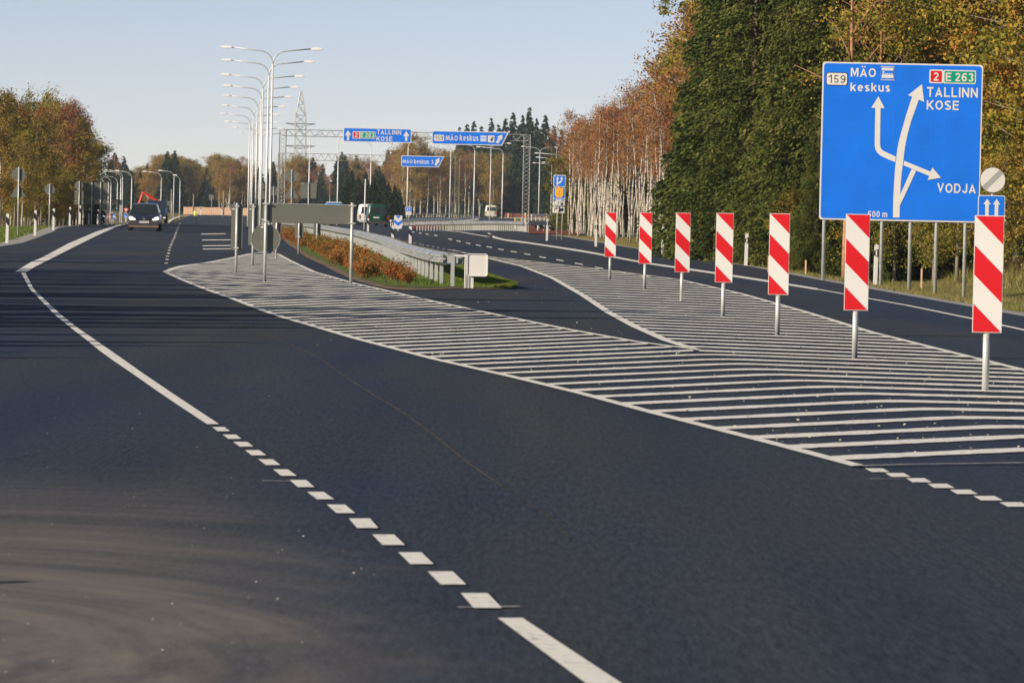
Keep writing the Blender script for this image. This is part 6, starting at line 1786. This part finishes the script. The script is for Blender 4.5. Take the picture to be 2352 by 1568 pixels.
def blades(name, pts, h, w, m, kind='stuff', label=None, cat=None):
    n = len(pts); hh = h * RNG.uniform(.5, 1.4, n); an = RNG.uniform(0, math.pi, n); ln = RNG.normal(size=(n, 2)) * .35 * hh[:, None]
    v = np.empty((n, 3, 3)); dx = np.cos(an) * w / 2; dy = np.sin(an) * w / 2
    v[:, 0] = pts; v[:, 1] = pts; v[:, 2] = pts
    v[:, 0, 0] -= dx; v[:, 0, 1] -= dy; v[:, 1, 0] += dx; v[:, 1, 1] += dy; v[:, 2, 0] += ln[:, 0]; v[:, 2, 1] += ln[:, 1]; v[:, 2, 2] += hh
    me = bpy.data.meshes.new(name); me.vertices.add(n * 3); me.vertices.foreach_set('co', v.ravel().astype(np.float32))
    me.loops.add(n * 3); me.loops.foreach_set('vertex_index', np.arange(n * 3, dtype=np.int32))
    me.polygons.add(n); me.polygons.foreach_set('loop_start', np.arange(0, n * 3, 3, dtype=np.int32)); me.polygons.foreach_set('loop_total', np.full(n, 3, dtype=np.int32))
    me.update(calc_edges=True); me.materials.append(m); o = bpy.data.objects.new(name, me); COL.objects.link(o); tag(o, label, cat, None, kind); return o
def scat(n, y0, y1, f):
    out = []
    while len(out) < n:
        y = y0 + (y1 - y0) * rr.random() ** 1.3
        x = f(y)
        out.append((x, y, zground(x, y)))
    return np.array(out)
blades('verge_grass', scat(52000, 78, 250, lambda y: xr(y) + .5 + abs(rr.gauss(0, 3.6))), .10, .016, L_grass, label='short autumn grass on the right verge', cat='grass')
blades('tall_weeds', scat(26000, 92, 240, lambda y: xr(y) + 6.5 + abs(rr.gauss(0, 3.2))), .42, .03, L_dry, label='tall dry weeds in front of the right wood', cat='weeds')
blades('green_weeds', scat(12000, 92, 160, lambda y: xr(y) + 5.5 + abs(rr.gauss(0, 2.0))), .26, .04, L_grass, label='green weeds below the right wood', cat='weeds')
blades('verge_grass', scat(22000, 138, 260, lambda y: xl(y) - .75 - abs(rr.gauss(0, 3.0))), .10, .03, L_lawn, label='green grass strip on the left verge', cat='grass')
blades('tall_weeds', scat(9000, 150, 300, lambda y: xl(y) - 4 - abs(rr.gauss(0, 3.0))), .5, .05, L_dry, label='weeds under the left trees', cat='weeds')
lp_ = []
while len(lp_) < 42000:
    k = int(59 * rr.random() ** 1.8); u = rr.random(); t = rr.random()
    a = IA[k].lerp(IA[k + 1], u) if k < 59 else IA[59]; b = IB[k].lerp(IB[k + 1], u) if k < 59 else IB[59]
    p = a.lerp(b, .03 + .94 * t); e = min(t, 1 - t); lp_.append((p.x, p.y, Zt(p.x, p.y) + .02 + .05 * min(1, e * 4)))
blades('lawn_grass', np.array(lp_), .055, .012, L_lawn, label='short green grass on the median island', cat='grass')
# mound of sandy soil right of the board
# fallen leaves and grit on the asphalt
def litter(name, pts, size, m, label, cat):
    n = len(pts); P0 = np.array(pts); v = np.empty((n, 4, 3)); an = RNG.uniform(0, 6.28, n); s = size * RNG.uniform(.5, 1.6, n)
    for i, (k, q) in enumerate(((1, 0), (0, .7), (-1, 0), (0, -.7))):
        v[:, i, 0] = P0[:, 0] + (np.cos(an) * k - np.sin(an) * q) * s / 2; v[:, i, 1] = P0[:, 1] + (np.sin(an) * k + np.cos(an) * q) * s / 2; v[:, i, 2] = P0[:, 2] + .013 + RNG.uniform(0, .5, n) * s
    me = bpy.data.meshes.new(name); me.vertices.add(n * 4); me.vertices.foreach_set('co', v.ravel().astype(np.float32))
    me.loops.add(n * 4); me.loops.foreach_set('vertex_index', np.arange(n * 4, dtype=np.int32))
    me.polygons.add(n); me.polygons.foreach_set('loop_start', np.arange(0, n * 4, 4, dtype=np.int32)); me.polygons.foreach_set('loop_total', np.full(n, 4, dtype=np.int32))
    me.update(calc_edges=True); me.materials.append(m); o = bpy.data.objects.new(name, me); COL.objects.link(o); tag(o, label, cat, None, 'stuff')
pts = []
while len(pts) < 1000:
    px, py_ = rr.uniform(500, 2352), 640 + 420 * rr.random() ** 1.3
    if inside(PLeft, px, py_) or inside(PRight, px, py_) or (700 < px < 1600 and 640 < py_ < 800 and rr.random() < .6):
        p = G(px, py_); pts.append((p.x, p.y, Zt(p.x, p.y)))
litter('fallen_leaves', pts, .019, mat('dry_leaf', (.66, .58, .42), .7, 0, .4, .8), 'small pale leaves scattered over the hatched area', 'leaves')
pts = []
while len(pts) < 110:
    px, py_ = rr.uniform(0, 900), 900 + 660 * rr.random()
    p = G(px, py_); pts.append((p.x, p.y, 0))
litter('grit', pts, .009, mat('pale_grit', (.55, .50, .42), .8, 0, .2, 1), 'pale grit on the near asphalt', 'grit')
# ordinal labels where position is all that tells repeats apart
ORD = ('first second third fourth fifth sixth seventh eighth ninth tenth eleventh twelfth thirteenth fourteenth fifteenth sixteenth seventeenth eighteenth nineteenth twentieth '
       'twenty-first twenty-second twenty-third twenty-fourth twenty-fifth twenty-sixth twenty-seventh twenty-eighth twenty-ninth thirtieth').split()
bpy.context.view_layer.update()
def ordinal(group, pattern, key):
    os_ = sorted([o for o in COL.objects if o.get('group') == group], key=key)
    for o, w in zip(os_, ORD): o['label'] = pattern % w
lr = lambda o: o.location.x / o.location.y
ordinal('double armed lamps in a row along the median', '%s nearest of the tall double armed lamps in the row along the median', lambda o: o.location.y)
ordinal('spruces rising behind the overhead boards', '%s from the left of the tall pointed spruces behind the overhead boards', lr)
ordinal('taller birches of the thicket', '%s from the left of the taller orange birches in the thicket', lr)
ordinal('highest birches beside the spruces', '%s from the left of the highest orange birches beside the spruces', lr)
ordinal('dark short spruces above the vans', '%s from the left of the short dark spruces above the vans', lr)
ordinal('rust coloured birches behind the far guardrails', '%s from the left of the rust birches behind the far guardrails', lr)
ordinal('autumn trees at the left edge', '%s from the left of the brown autumn trees at the left edge', lr)
ordinal('leafy autumn trees behind the big blue board', '%s from the left of the yellow green trees behind the big board', lr)
ordinal('spruces at the edge of the wood', '%s from the left of the dark spruces beside and behind the big board', lr)
ordinal('undergrowth at the edge of the right wood', '%s from the left of the olive bushes at the foot of the right wood', lr)
# thin autumn air
hz = MB().box(-920, 920, -170, 1420, -2.5, 34).build('haze', groundm, None)
hm = bpy.data.materials.new('air'); hm.use_nodes = True; hn = hm.node_tree
for n in list(hn.nodes): hn.nodes.remove(n)
ho = hn.nodes.new('ShaderNodeOutputMaterial'); hv_ = hn.nodes.new('ShaderNodeVolumePrincipled')
hv_.inputs['Color'].default_value = (.80, .90, 1, 1); hv_.inputs['Density'].default_value = .00013; hv_.inputs['Anisotropy'].default_value = .2
hn.links.new(hv_.outputs[0], ho.inputs['Volume'])
hz.data.materials[0] = hm; tag(hz, kind='stuff')
print('objects', len(bpy.data.objects))
